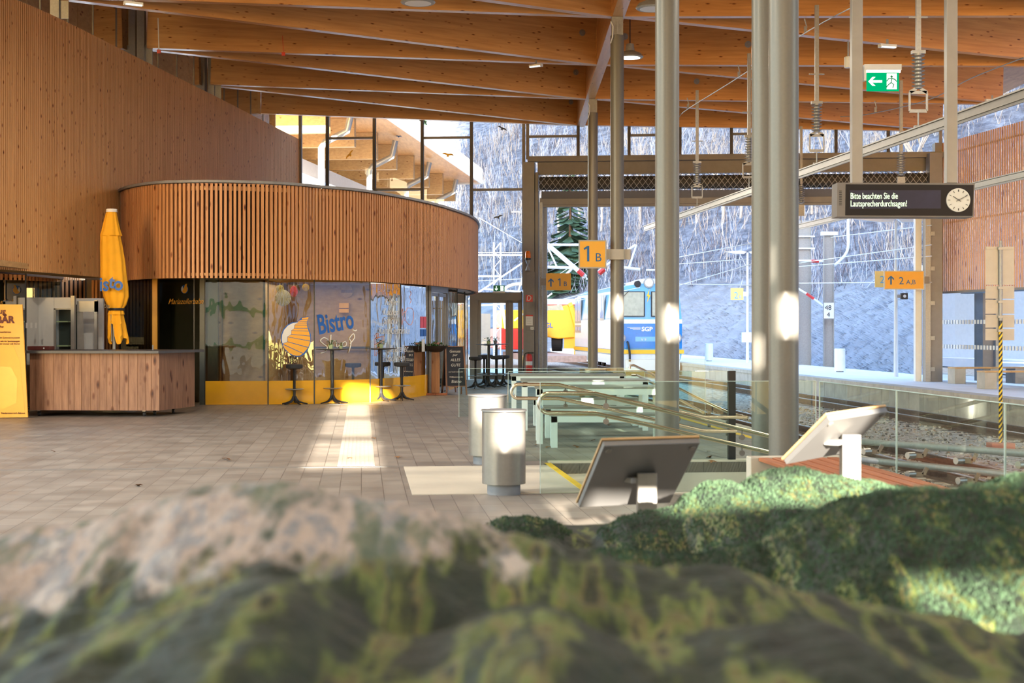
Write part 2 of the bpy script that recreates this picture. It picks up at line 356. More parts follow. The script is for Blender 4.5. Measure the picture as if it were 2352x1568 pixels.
struct(rim.build('trim_3', M['mgrey']))
WR = [(12.55, 43.3), (13.3, 38.4), (14.1, 33.2)]
slatwall('wall_right', WR, 0.13, 0.075, 0.016, 2.6, 6.93, M['slatr'])
m = MB(); m.bar((12.6, 43.3, 2.58), (14.15, 33.2, 2.58), 0.12, 0.06); m.bar((12.6, 43.3, 6.6), (14.15, 33.2, 6.6), 0.03, 0.05); m.bar((12.6, 43.3, 4.6), (14.15, 33.2, 4.6), 0.03, 0.05)
m.bb(12.35, 12.6, 43.2, 43.5, 2.55, 6.95); struct(m.build('trim_4', M['pier']))
# floor of the drum roof, so the top of the curved volume is closed
dr = MB(); ring = [(p.x, p.y) for p, d in resample(WD, 0.8)]+[(-6.4, 44.2), (-7.3, 37), (-8.0, 32)]
dr.prism(ring, (0, 0, 4.2), (1, 0, 0), (0, 1, 0), (0, 0, 0.08)); dr.prism(ring, (0, 0, 2.56), (1, 0, 0), (0, 1, 0), (0, 0, 0.05))
struct(dr.build('ceiling_bistro', M['panelwood']))
# ================================================================ roof beams
def beam(name, a, b, wd, ht, mat):
    a = Vector(a); b = Vector(b); d = b-a; L = d.length; m = MB(); n = max(1, int(L/4))
    for i in range(n): m.bb(-L/2+L*i/n, -L/2+L*(i+1)/n, -wd/2, wd/2, 0, ht)
    m = MB(); m.bb(-L/2, L/2, -wd/2, wd/2, 0, ht)
    o = m.build(name, mat); x = d.normalized(); y = Vector((0, 0, 1)).cross(x).normalized(); z = x.cross(y)
    mat4 = Matrix((x, y, z)).transposed().to_4x4(); mat4.translation = (a+b)/2; o.matrix_world = mat4; return struct(o)
SPX = 2.07
NY = [44.3-5.15*i for i in range(0, 10)]                 # spine nodes (44.3, 39.15, 34.0 ...)
NY[1] = 39.2; NY[2] = 34.1; NY[3] = 28.85
def node_l(i): return (-7.4-(43.7-MY[i])*0.083, MY[i])
MY = [43.7, 38.5, 33.5, 28.3, 23.1, 17.9, 12.7, 7.5, 2.3]
RY = [43.4, 38.1, 32.6, 27.3, 22.0, 16.7, 11.4, 6.1, 0.8]
beam('ceiling_spine_beam', (SPX, -3, 7.6), (SPX, 44.6, 7.6), 0.24, 1.35, M['beam'])
for i in range(8):
    nx = SPX-0.12; y = NY[i]
    ml = node_l(i); beam('ceiling_beam', (nx, y, 7.6), (ml[0], ml[1], 7.87), 0.2, 1.38, M['beam'])
    ml = node_l(i+1); beam('ceiling_beam', (nx, y+0.02, 7.6), (ml[0], ml[1]+0.2, 7.87), 0.2, 1.38, M['beam'])
    nx = SPX+0.12
    beam('ceiling_beam', (nx, y, 7.6), (12.5, RY[i], 7.3), 0.2, 1.45, M['beamr'])
    if i: beam('ceiling_beam', (nx, y, 7.6), (12.5, RY[i-1]-0.2, 7.3), 0.2, 1.45, M['beamr'])
cl = MB(); cl.add([(-12, -3.2, 9.2), (2.07, -3.2, 8.95), (2.07, 45.2, 8.95), (-12, 45.2, 9.2)], [(0, 1, 2, 3)]); cl.add([(2.07, -3.2, 8.95), (15, -3.2, 8.7), (15, 45.2, 8.7), (2.07, 45.2, 8.95)], [(0, 1, 2, 3)])
o = struct(cl.build('ceiling', M['soffit'])); so_ = o.modifiers.new('thick', 'SOLIDIFY'); so_.thickness = 0.3; so_.offset = 1
# round bolt covers on the beams near the spine are dowel plates
DP = None
for px, py, i, side in ((1332, 75, 2, 0), (1318, 166, 1, 0), (1307, 234, 0, 0), (1718, 102, 2, 1), (1600, 187, 1, 1), (1436, 84, 2, 1)):
    a = Vector((SPX-.12, NY[i])) if not side else Vector((SPX+.12, NY[i])); b = Vector((node_l(i+1)[0], node_l(i+1)[1]+.2)) if not side else Vector((12.5, RY[i]))
    d = (b-a); k = (px-CX)/F; q = (k*a.y-a.x)/(d.x-k*d.y); p = a+d*q; n_ = Vector((d.y, -d.x)).normalized(); n_ = n_ if n_.y < 0 else -n_; p = p+n_*.1; z = FZ(py, p.y)
    if DP is None:
        mm = MB(); mm.tube([(0, 0, 0), (0, -.02, 0)], .075, 20); mm.tube([(0, -.02, 0), (0, -.04, 0)], .03, 12); DP = mm.build('bolt_cover', M['galv']); o_ = DP
    else: o_ = DP.copy(); COL.objects.link(o_)
    o_.location = (p.x, p.y, z); o_.rotation_euler = (0, 0, math.atan2(n_.x, -n_.y)); tag(o_, 'small round grey bolt cover on the side of a ceiling beam', 'bolt cover', 'bolt covers on the ceiling beams')
# ================================================================ upper left glazing behind the slatted wall, with wooden wall behind
up = MB(); WU = resample([(p[0]-0.75, p[1]+0.1) for p in WL], 1.3)
for (p, d), (q, e) in zip(WU, WU[1:]):
    c = (p+q)/2; up.box((c.x-1.4, c.y, 8.1), ((q-p).length-0.014, 0.05, 2.4), math.atan2((q-p).y, (q-p).x))
up.bb(-11.8, -7.2, 45.0, 45.1, 6.9, 9.2)
struct(up.build('wall_upper', M['panelwood']))
gl = MB()
for (p, d), (q, e) in zip(WU, WU[1:]): gl.add([(p.x, p.y, 7.0), (q.x, q.y, 7.0), (q.x, q.y, 9.0), (p.x, p.y, 9.0)], [(0, 1, 2, 3)])
o = struct(gl.build('window_1', M['glassclear'])); k = MB()
for p, d in WU: k.box((p.x, p.y, 8), (0.03, 0.03, 2), 0)
k.build('window_bars', M['frame'], o)
for i, (px, Y) in enumerate(((128, 28.6), (325, 33.6), (486, 38.6))):
    t = thing('steel_post', ['grey square steel post at the very top left above the slatted wall', 'grey square steel post above the slatted wall, middle of three', 'grey square steel post above the slatted wall, nearest the far glazing'][i], 'post', (FX(px, Y), Y, 6.9))
    m = MB(); m.box((0, 0, 1.0), (0.17, 0.17, 2.0)); m.build('shaft', M['galv'], t); m = MB(); m.box((0.1, 0, 0.85), (0.3, 0.02, 0.45)); m.build('bracket_plate', M['galv'], t)
# ================================================================ far glazed wall
def FWY(px): return 44.6/(1+0.1*(px-CX)/F)
def FWP(px, py): Y = FWY(px); return PT(px, py, Y)
FA = math.atan2(-0.1, 1)
def vbar(m, px, z0, z1, wd=0.1, dp=0.12):
    p = FWP(px, HY); m.box((p.x, p.y, (z0+z1)/2), (wd, dp, z1-z0), FA)
def hbar(m, pa, pb, z, h=0.07, dp=0.1, off=0.0):
    a = FWP(pa, HY); b = FWP(pb, HY); c = (a+b)/2; m.box((c.x, c.y-off, z), ((b-a).length, dp, h), FA)
wi = [2]
def bay(pa, pb, z0, z1, trans=(), bar=0.10):
    a = FWP(pa, HY); b = FWP(pb, HY); g = MB(); g.add([(a.x, a.y, z0), (b.x, b.y, z0), (b.x, b.y, z1), (a.x, a.y, z1)], [(0, 1, 2, 3)])
    o = struct(g.build('window_%d' % wi[0], M['glassclear'])); wi[0] += 1
    k = MB(); vbar(k, pa, z0, z1, bar); vbar(k, pb, z0, z1, bar)
    for t in trans: hbar(k, pa, pb, t)
    k.build('window_frame', M['frame'], o); return o
def zz(px, py): return FZ(py, FWY(px))
for pa, pb, ty in ((690, 752, 0), (752, 860, 318), (860, 970, 436), (970, 1083, 317), (1083, 1203, 436)):
    zb = 0 if pb < 1083 else (2.7 if pa >= 1083 else 0)
    bay(pa, pb, zb, 8.4, (zz(pa, ty),) if ty else (), 0.09)
cs = [1212, 1328, 1445, 1562, 1680, 1800, 1920, 2040, 2160]
for i, (pa, pb) in enumerate(zip(cs, cs[1:])): bay(pa, pb, 6.62-0.06*i/8*1.5, 8.2, (7.3,) if i in (0, 2, 4) else (), 0.09)
# pier beside the door and gate
PX = FWP(1216, HY); t = MB(); t.box((PX.x, PX.y-0.1, 3.25), (0.34, 0.5, 6.5), FA); a = FWP(1234, HY); t.box((a.x, a.y-0.1, 3.1), (0.10, 0.4, 6.2), FA)
t.box((PX.x+0.03, PX.y-0.36, 2.35), (0.26, 0.015, 1.75), FA)
struct(t.build('wall_pier', M['pier'], bevel=0.005))
gf = MB(); a = FWP(1238, HY); gf.box((a.x+0.06, a.y-0.28, 2.65), (0.10, 0.12, 5.3), FA); gf.box((a.x+0.18, a.y+0.1, 2.6), (0.14, 0.2, 5.2), FA)
for z in (0.9, 2.6, 4.4): gf.box((a.x+0.06, a.y-0.36, z), (0.04, 0.05, 0.22), FA)
struct(gf.build('trim_5', M['galv'], bevel=0.004))
# gate header
h = MB(); hbar(h, 1212, 2172, 6.59, 0.16, 0.25, 0.25); struct(h.build('trim_6', M['frame']))
h = MB(); hbar(h, 1235, 2172, 6.33, 0.38, 0.15, 0.05); struct(h.build('wall_header', plain('header_steel', (0.25, 0.22, 0.20), 0.6, 0, 0.06)))
h = MB(); hbar(h, 1240, 2145, 5.33, 0.2, 0.2, 0.2); hbar(h, 1240, 2145, 5.19, 0.07, 0.16, 0.2); struct(h.build('trim_7', M['pier']))
def Gpt(px, z, off): p = FWP(px, HY); return Vector((p.x, p.y-off, z))
t = thing('rolled_mesh_gate', 'rolled up dark diamond mesh gate hanging under the grey header over the track opening', 'gate', Gpt(1235, 5.85, 0.4))
L0 = t.location.copy(); d_ = (Gpt(2118, 5.85, 0.4)-L0); m = MB(); m.tube([(0.05, 0, 0), d_], 0.20, 16); m.build('roll', plain('dark_mesh_core', (0.05, 0.045, 0.04), 0.7), t)
m = MB(); n = int(d_.length/0.17)
for i in range(-4, n+1):
    for s in (1, -1):
        pts = []
        for k in range(7):
            a = math.radians(-75+25*k+0); f = (i+(k/6*3.0 if s > 0 else 3.0-k/6*3.0))/n
            if 0 <= f <= 1: pts.append(d_*f+Vector((0, -0.27*math.cos(a), 0.27*math.sin(a))))
        if len(pts) > 2: m.tube(pts, 0.009, 4, False)
m.build('mesh', M['galv'], t)['kind'] = 'stuff'
m = MB(); m.add([(0.1, -0.1, -0.24), tuple(d_+Vector((0, -0.1, -0.24))), tuple(d_+Vector((0, 0.1, -0.46))), (0.1, 0.1, -0.46)], [(0, 1, 2, 3)]); m.build('skirt', M['frame'], t)
# right pier of the gate
m = MB(); m.bb(12.05, 12.42, 42.7, 43.1, 0, 6.6); struct(m.build('wall_pier_far', M['pier'], bevel=0.005))
m = MB(); m.bb(11.72, 11.9, 43.0, 43.2, 0, 5.2); struct(m.build('trim_15', M['white'])); m = MB(); m.bb(11.9, 12.05, 42.6, 42.9, 0, 5.2)
for z in (0.3, 1.2, 2.2, 3.2, 4.2): m.bb(12.05, 12.17, 42.6, 42.7, z, z+0.12)
struct(m.build('trim_8', M['galv'], bevel=0.004))
# ================================================================ door in the far wall
dA = FWP(1086, HY); dB = FWP(1200, HY); dc = (dA+dB)/2; W = (dB-dA).length
d = thing('door_1', 'grey framed glass double door in the far wall', 'door', (dc.x, dc.y, 0), FA); del d['category']; del d['label']; struct(d)
m = MB(); m.bb(-W/2, -W/2+0.16, -.06, .06, 0, 2.65); m.bb(W/2-0.05, W/2, -.06, .06, 0, 2.65); m.bb(-W/2, W/2, -.07, .07, 2.38, 2.62); m.build('door_frame', M['frame'], d)
x1 = (1168-1143)/F*44.6; m = MB(); m.bb(-W/2+0.16, -W/2+0.25, -.05, .05, 0, 2.38); m.bb(x1-0.08, x1+0.02, -.05, .05, 0, 2.38); m.bb(-W/2+.16, x1, -.05, .05, 0, .12); m.bb(-W/2+.16, x1, -.05, .05, 2.3, 2.38)
a = m.build('door_leaf', M['frame'], d)
m = MB(); m.add([(-W/2+.25, 0, .12), (x1-.08, 0, .12), (x1-.08, 0, 2.3), (-W/2+.25, 0, 2.3)], [(0, 1, 2, 3)]); m.build('pane', M['glassclear'], a)
m = MB(); m.bb(x1+.03, x1+.14, -.05, .05, 0, 2.38); m.bb(W/2-.13, W/2-.05, -.05, .05, 0, 2.38); m.bb(x1+.03, W/2-.05, -.05, .05, 0, .12); m.bb(x1+.03, W/2-.05, -.05, .05, 2.3, 2.38)
a = m.build('door_leaf', M['frame'], d)
m = MB(); m.add([(x1+.14, 0, .12), (W/2-.13, 0, .12), (W/2-.13, 0, 2.3), (x1+.14, 0, 2.3)], [(0, 1, 2, 3)]); m.build('pane', M['glassclear'], a)
m = MB(); m.tube([(x1-.02, -.06, 1.0), (x1-.02, -.11, 1.0), (x1-.1, -.11, 1.0)], .01, 6); m.build('door_handle', M['steel'], a)
# ================================================================ columns
def column(px, Y, r, top, label, cap=False):
    t = thing('steel_column', label, 'column', (FX(px, Y), Y, 0))
    m = MB(); m.lathe([(r, 0.0), (r, top)], n=40); m.build('shaft', M['colpaint'], t, smooth=True)
    m = MB(); m.lathe([(r+0.03, 0), (r+0.03, 0.012)], n=32); m.build('base_plate', M['colpaint'], t)
    if cap:
        m = MB(); m.bb(-.11, .11, -.11, .11, top+.005, 7.595); m.bb(-.02, .02, -.14, .14, top+.005, 7.5); m.build('capital', M['galv'], t)
        m = MB(); m.tube([(-.13, -.1, 7.5), (-.09, -.14, 7.4), (-.1, -.14, top-.05), (-.13, -.05, top-.15)], .012, 6); m.build('cable', M['white'], t)
    return t
column(1361.5, 39.2, 0.132, 7.24, 'slim taupe round column rising behind the yellow 1B sign', True)
cB = column(1417.5, 28.85, 0.132, 7.24, 'taupe round column with a clamped sign bracket, carrying the spine beam', True)
column(1532.5, 16.3, 0.132, 7.61, 'grey green round column in front of the blue locomotive')
column(1800, 13.2, 0.132, 7.61, 'thick taupe round column, right one of the touching pair')
column(1756, 15.3, 0.132, 7.61, 'thick taupe round column, left one of the touching pair')
# ================================================================ unseen wall behind the viewer, openings shaped to cast the sun patches
SUNY = -3.0
holes = [(-0.36, 0.50, 3.28, 3.50), (-0.36, 0.50, 3.54, 3.98), (-0.36, 0.46, 4.12, 4.78), (-0.36, 0.42, 4.90, 5.62), (-0.05, 0.85, 5.72, 6.05),
         (3.60, 3.90, 4.72, 5.03), (3.98, 4.35, 4.24, 4.56), (5.16, 5.38, 7.20, 7.50), (1.52, 1.84, 3.30, 3.62), (1.58, 1.84, 3.86, 4.2),
         (1.18, 1.86, 2.27, 2.40), (1.93, 2.33, 2.45, 2.78), (1.22, 1.62, 1.96, 2.08)]
xs = sorted({-14.0, 7.3} | {h[0] for h in holes} | {h[1] for h in holes}); zs = sorted({0.0, 9.45} | {h[2] for h in holes} | {h[3] for h in holes})
m = MB()
for z0, z1 in zip(zs, zs[1:]):
    run = None
    for x0, x1 in zip(xs, xs[1:]):
        hole = any(h[0] <= (x0+x1)/2 <= h[1] and h[2] <= (z0+z1)/2 <= h[3] for h in holes)
        if hole:
            if run is not None: m.bb(run, x0, SUNY-0.06, SUNY, z0, z1); run = None
        elif run is None: run = x0
    if run is not None: m.bb(run, xs[-1], SUNY-0.06, SUNY, z0, z1)
struct(m.build('wall_sun_mask', M['cream']))
m = MB(); m.bb(-9, -0.6, SUNY, SUNY+0.03, 2.2, 2.5); m.bb(-9, -.6, SUNY, SUNY+.03, .6, .9); struct(m.build('trim_reflection_band', M['greenband']))  # unseen band added so the bistro glass mirrors some green
# ================================================================ bistro glazing
GW = [(-8.4, 30.75), (-6.42, 29.9), (-6.20, 29.88), (-4.94, 29.98), (-4.04, 30.25), (-2.97, 31.0), (-2.42, 32.2), (-1.93, 34.2)]
GW2 = [(-1.62, 36.4), (-1.42, 38.4), (-1.32, 41.4), (-1.32, 44.2)]
def panel(pa, pb, name, mat, z0, z1, off=0.0, par=None, th=0.02):
    a = Vector((*pa, 0)); b = Vector((*pb, 0)); n = Vector(((b-a).y, -(b-a).x, 0)).normalized()*off; m = MB()
    c = (a+b)/2+n; m.box((c.x, c.y, (z0+z1)/2), ((b-a).length, th, z1-z0), math.atan2((b-a).y, (b-a).x)); return m.build(name, mat, par)
def sheet(pa, pb, name, mat, z0, z1, par):
    m = MB(); m.add([(*pa, z0), (*pb, z0), (*pb, z1), (*pa, z1)], [(0, 1, 2, 3)]); return m.build(name, mat, par)
def curve_glass(k, pts, mat, yel=True, mull=True, ytop=0.48, zt=2.56):
    e = bpy.data.objects.new('window_%d' % k, None); COL.objects.link(e); struct(e)
    fine = pts
    for a, b in zip(fine, fine[1:]):
        sheet(a, b, 'pane', mat, ytop if yel else 0.05, zt, e)
        if yel: panel(a, b, 'base_panel', M['yellow'], 0.0, ytop, -0.012, e, 0.02)
    if mull:
        m = MB()
        for p in fine: m.box((p[0], p[1], zt/2), (0.022, 0.03, zt))
        m.build('joint', M['black'], e)
    return e
curve_glass(40, [(-8.1, 30.6), (-6.42, 29.9)], M['glassolive'])
curve_glass(41, GW[2:], M['glassbistro'])
curve_glass(42, GW2, M['glassbistro'])
m = MB(); m.bb(-6.30, -6.2, 29.85, 29.95, 0, 2.56); m.bb(-6.15, -5.95, 29.93, 29.96, 0.48, 2.56); struct(m.build('trim_10', plain('dark_green_post', (0.05, 0.06, 0.05), 0.4)))
# double glass door of the bistro
a = Vector((-1.93, 34.2)); b = Vector((-1.62, 36.4)); c = (a+b)/2; dd = struct(bpy.data.objects.new('door_2', None)); COL.objects.link(dd)
dd.location = (c.x, c.y, 0); dd.rotation_euler = (0, 0, math.atan2((b-a).y, (b-a).x)); Lw = (b-a).length
m = MB(); m.bb(-Lw/2, -Lw/2+.1, -.06, .06, 0, 2.5); m.bb(Lw/2-.1, Lw/2, -.06, .06, 0, 2.5); m.bb(-Lw/2, Lw/2, -.06, .06, 2.4, 2.55); m.build('door_frame', M['galv'], dd)
for s in (-1, 1):
    x0, x1 = (-Lw/2+.12, -0.02) if s < 0 else (0.02, Lw/2-.12)
    m = MB(); m.bb(x0, x0+.06, -.03, .03, .03, 2.38); m.bb(x1-.06, x1, -.03, .03, .03, 2.38); m.bb(x0, x1, -.03, .03, .03, .12); m.bb(x0, x1, -.03, .03, 2.3, 2.38); f = m.build('door_leaf', M['galv'], dd)
    m = MB(); m.add([(x0+.06, 0, .12), (x1-.06, 0, .12), (x1-.06, 0, 2.3), (x0+.06, 0, 2.3)], [(0, 1, 2, 3)]); m.build('pane', M['glassbistro'], f)
    m = MB(); m.tube([(-s*-0.13, -.09, .35), (-s*-0.13, -.09, 2.2)], .018, 8); m.bb(-s*-.13-.01, -s*-.13+.01, -.09, -.03, .5, .53); m.bb(-s*-.13-.01, -s*-.13+.01, -.09, -.03, 2.0, 2.03); m.build('door_handle', M['steel'], f)
# interior of the bistro
m = MB(); m.bb(-8.5, -2.2, 34.2, 34.3, 0, 2.55); m.bb(-6.18, -6.12, 31.05, 34.2, 0, 2.55); m.bb(-6.1, -5.2, 31.2, 31.3, 0, 2.55); m.bb(-5.25, -5.2, 31.2, 34.2, 0, 2.55)
for p in ((-8.3, 31.1), (-6.3, 30.6)): pass
struct(m.build('wall_bistro', M['panelwood']))
m = MB(); m.bb(-8.2, -6.15, 30.95, 31.05, 0, 2.56); struct(m.build('wall_office', plain('olive_interior', (0.10, 0.10, 0.075), 0.8)))
m = MB(); m.bb(-4.9, -2.6, 33.0, 33.5, 0, 1.05); m.bb(-4.95, -2.55, 32.95, 33.55, 1.05, 1.1)
t = thing('service_counter', 'wooden service counter seen through the curved bistro glass', 'counter', (0, 0, 0)); m.build('body', M['panelwood'], t); m = MB(); m.bb(-4.97, -2.53, 32.93, 33.57, 1.1, 1.13); m.build('worktop', M['dgrey'], t)
t = thing('menu_board', 'dark menu board with yellow strip behind the bistro glass', 'board', (FX(905, 33.9), 34.15, 1.9))
m = MB(); m.bb(-.45, .45, -.02, .02, -.25, .28); m.build('board', plain('menu_teal', (0.06, 0.14, 0.14), 0.4), t); m = MB(); m.bb(-.45, .45, -.03, .0, .28, .36); m.build('header_strip', M['craney'], t)
for i in range(6):
    pass
bl = bpy.data.lights.new('bistro_fill_light', 'AREA'); bl.energy = 50; bl.size = 2.5; bl.color = (1, 0.8, 0.55); bo = bpy.data.objects.new('bistro_fill_light', bl); COL.objects.link(bo); bo.location = (-3.9, 32.2, 2.5)  # area light added under the ceiling to brighten the interior, no fixture
# paper fans hanging behind the glass
def fan(px, py, dpx, col, label, group=None, Y=31.5, sq=1.0):
    m = plain('paper_'+label.split()[0], col, 0.8, 0, 0.05); p = PT(px, py, Y); r = dpx/2/F*Y
    t = thing('paper_fan', label, 'decoration', p); b = MB(); n = 36; vs = [(0, -0.01, 0)]
    for k in range(n*2): a = math.pi*k/n; rr = r*(1 if k % 2 else .96); vs.append((math.cos(a)*rr*sq, -0.015 if k % 2 else 0.015, math.sin(a)*rr))
    b.add(vs, [(0, 1+k, 1+(k+1) % (2*n)) for k in range(2*n)]); b.build('rosette', m, t)
    b = MB(); b.tube([(0, 0, r*.95), (0, 0, 2.55-p.z)], 0.003, 4); b.build('string', M['white'], t)
fan(643, 663, 18, (0.72, 0.62, 0.2), 'small pale yellow paper fan hanging in the bistro window above the big white one')
fan(650, 684, 38, (0.66, 0.62, 0.5), 'large off white pleated paper fan hanging in the bistro window')
fan(675, 669, 26, (0.75, 0.10, 0.04), 'red oval paper fan hanging behind the glass above the drop logo', sq=0.68)
fan(702, 660, 17, (0.70, 0.50, 0.05), 'round mustard paper disc hanging right of the red fan')
fan(868, 672, 27, (0.72, 0.35, 0.12), 'orange spiky paper rosette hanging right of the round wood clock')
fan(880, 688, 20, (0.55, 0.03, 0.03), 'dark red paper ball hanging under the orange rosette', Y=31.9)
fan(897, 669, 15, (0.72, 0.48, 0.05), 'small yellow paper disc hanging at the right end of the fans', Y=32.6)
t = thing('wall_clock', 'round wooden wall plaque with a dark band on the bistro back wall', 'plaque', PT(797, 669, 34.15)); m = MB()
m.tube([(0, 0, 0), (0, -.04, 0)], .14, 28); m.build('disc', M['panelwood'], t); m = MB(); m.bb(-.13, .13, -.05, -.04, -.03, .03); m.build('band', M['rustic'], t)
t = thing('orange_box', 'orange wall box behind the letters of the bistro sign', 'box', PT(791, 707, 34.1)); m = MB(); m.bb(-.11, .11, -.1, .08, -.11, .11); m.build('case', M['logoorange'], t); m = MB(); m.bb(-.11, .11, -.11, -.1, -.02, .0); m.build('slot', M['brown'], t)
t = thing('wall_poster', 'pale green poster on the bistro back wall', 'poster', PT(872, 730, 34.1)); m = MB(); m.bb(-.13, .13, -.01, .01, -.18, .18); m.build('sheet', M['mint'], t)
t = thing('pillar', 'dark brown square pillar inside the bistro behind the drop logo', 'pillar', (FX(672, 32.6), 32.6, 0)); m = MB(); m.bb(-.09, .09, -.09, .09, 0, 2.55); m.build('shaft', M['wallback'], t)
for px, ww in ((560, .02),):
    pass
# decals on the curved glass: drop logo, bistro lettering, menu script
def decal_frame(pa, pb, px, py):
    """point on the glass segment under a picture column, and its direction"""
    a = Vector(pa); b = Vector(pb); k = (px-CX)/F; d = b-a; t = (k*a.y-a.x)/(d.x-k*d.y); p = a+d*t; n = Vector((d.y, -d.x)).normalized()
    if n.y > 0: n = -n
    return Vector((p.x+n.x*0.015, p.y+n.y*0.015, FZ(py, p.y))), math.atan2(d.y, d.x)
def decal_poly(poly, mat, par, off=0.0, name='print'):
    m = MB(); m.prism(poly, (0, -off-.002, 0), (1, 0, 0), (0, 0, 1), (0, .002, 0)); return m.build(name, mat, par)
P, A = decal_frame(GW[3], GW[4], 681, 762)
t = thing('drop_logo', 'drop shaped logo with orange steps winding up, on the curved glass', 'logo', P, A)
s = 30.1/F
def Q(x, y): return ((x-681)*s, (762-y)*s)          # picture units of the logo -> metres on the glass
Zc = lambda L: [Q(600+x/8.254, 640+y/8.254) for x, y in L]
outl = [(900, 718), (868, 790), (865, 875), (900, 960), (930, 1050), (938, 1140), (925, 1230), (890, 1320), (820, 1420), (740, 1465), (660, 1468), (560, 1430), (470, 1360), (410, 1270), (378, 1160), (385, 1060), (420, 960), (490, 880), (580, 830), (680, 820), (760, 740)]
decal_poly([(x*1.025, y*1.02) for x, y in Zc(outl)], M['logoblue'], t, 0.0, 'outline')
decal_poly(Zc([(690, 826), (600, 838), (505, 885), (430, 970), (394, 1065), (388, 1160), (400, 1225), (490, 1195), (490, 1100), (565, 1050), (565, 980), (620, 940), (625, 875), (690, 835)]), M['white'], t, 0.004, 'white_side')
steps = [[(900, 722), (770, 745), (768, 768), (880, 770)], [(876, 778), (765, 778), (700, 800), (868, 802)], [(866, 810), (695, 808), (692, 834), (863, 834)], [(862, 842), (690, 842), (632, 872), (862, 872)], [(864, 882), (630, 880), (628, 934), (880, 934)],
         [(882, 944), (626, 942), (572, 978), (895, 988)], [(900, 998), (570, 984), (570, 1048), (922, 1080)], [(926, 1092), (566, 1056), (502, 1098), (928, 1176)], [(928, 1188), (498, 1106), (496, 1188), (892, 1296)], [(886, 1308), (494, 1198), (408, 1232), (795, 1412)], [(785, 1420), (404, 1244), (440, 1320), (520, 1400), (600, 1445), (670, 1460), (735, 1455)]]
for st_ in steps: decal_poly(Zc(st_), M['logoorange'], t, 0.004, 'step')
P, A = decal_frame(GW[4], GW[5], 731, 767)
t = thing('window_lettering', 'large blue bistro word over white script, stuck on the curved glass', 'lettering', P, A)
o = text('Bistro', 0.56, M['logoblue'], t, (0, 0, 0.0), (math.pi/2, math.radians(-9), 0), sx=0.62, off=0.012, name='blue_word')
P2, A2 = decal_frame(GW[4], GW[5], 733, 815)
def script(par, pts, r, mat, name='script'):
    m = MB()
    for L in pts: m.tube([(x, -0.004, z) for x, z in L], r, 5)
    return m.build(name, mat, par)
def bez(L, n=5):
    out = []
    for i in range(len(L)-1):
        p0 = L[max(i-1, 0)]; p1 = L[i]; p2 = L[i+1]; p3 = L[min(i+2, len(L)-1)]
        for k in range(n):
            q = k/n; out.append(tuple(0.5*((2*b)+(-a+c)*q+(2*a-5*b+4*c-d)*q*q+(-a+3*b-3*c+d)*q**3) for a, b, c, d in zip(p0, p1, p2, p3)))
    out.append(L[-1]); return out
def Z2(L): return bez([((600+x/8.254-731)*31/F*1.12, (640+y/8.254-767)*-31/F) for x, y in L])
script(t, [Z2([(1255, 1150), (1180, 1115), (1115, 1170), (1180, 1240), (1240, 1290), (1210, 1370), (1120, 1400)]), Z2([(1310, 1060), (1305, 1280), (1345, 1180), (1400, 1190), (1420, 1290), (1480, 1250)]),
           Z2([(1590, 1190), (1530, 1215), (1530, 1280), (1590, 1270), (1600, 1210), (1570, 1190)]), Z2([(1650, 1130), (1690, 1220), (1640, 1400)]), Z2([(1660, 1120), (1730, 1045), (1755, 1120), (1670, 1230)]), Z2([(1720, 970), (1770, 990), (1800, 968)])], 0.011, M['scriptw'], 'white_script')
# white script list right of the big word
P, A = decal_frame(GW[5], GW[6], 872, 700)
t = thing('menu_script', 'white handwritten offer list on the curved glass beside the bistro word', 'lettering', P, A)
for k, (s_, py, dx) in enumerate((('Kaffee', 700, .12), ('Kuchen', 723, .06), ('Snacks', 743, .08), ('Kalte Getränke', 766, -.06), ('Jausensteller', 808, .05), ('Broschüren', 829, .0))):
    text(s_, 0.22, M['scriptw'], t, (dx*1.6, -0.003*k, (700-py)*31.7/F), shear=0.35, sx=1.0, ext=0.001, off=-0.002, name='word')
script(t, [bez([(1.30, .05), (1.36, .12), (1.29, .19), (1.36, .27), (1.30, .33)], 5), bez([(1.18, -.05), (1.42, -.07), (1.47, -.25), (1.35, -.42), (1.15, -.36), (1.10, -.2), (1.18, -.05)], 5), bez([(1.12, -.12), (.98, -.2), (1.08, -.34)], 5)], 0.006, M['orangeline'], 'cup_drawing')
script(t, [[(-.2, -.72), (.14, -.66), (.12, -.86), (-.18, -1.08), (-.2, -.72)], [(-.19, -.84), (.13, -.75)], [(-.19, -.95), (.12, -.82)], bez([(-.18, -.65), (-.1, -.6), (-.08, -.68), (-.16, -.7), (-.18, -.64)], 4)], 0.006, M['orangeline'], 'cake_drawing')
# small logo and script on the olive glass
P, A = decal_frame((-8.1, 30.6), (-6.42, 29.9), 425, 664)
t = thing('small_logo', 'small drop logo above yellow handwriting on the olive tinted glass', 'logo', P, A)
q = 30/F; decal_poly([(math.cos(a)*10*q*(1 if a < math.pi/2*3 else 1), math.sin(a)*10*q) for a in [k*math.pi/10 for k in range(20)]], M['logoblue'], t, 0, 'outline')
decal_poly([(math.cos(a)*9*q, math.sin(a)*9*q) for a in [k*math.pi/10 for k in range(7, 16)]], M['white'], t, .004, 'white_side')
decal_poly([(7*q, 13*q), (2*q, 11*q), (-1*q, 4*q), (-4*q, -2*q), (-7*q, -5*q), (-3*q, -9*q), (3*q, -9*q), (8*q, -4*q), (9*q, 2*q), (6*q, 7*q)], M['logoorange'], t, .005, 'steps')
text('Mariazellerbahn', 0.165, M['logoorange'], t, (-0.40, 0, -0.30), shear=0.4, sx=0.80, off=-0.001)
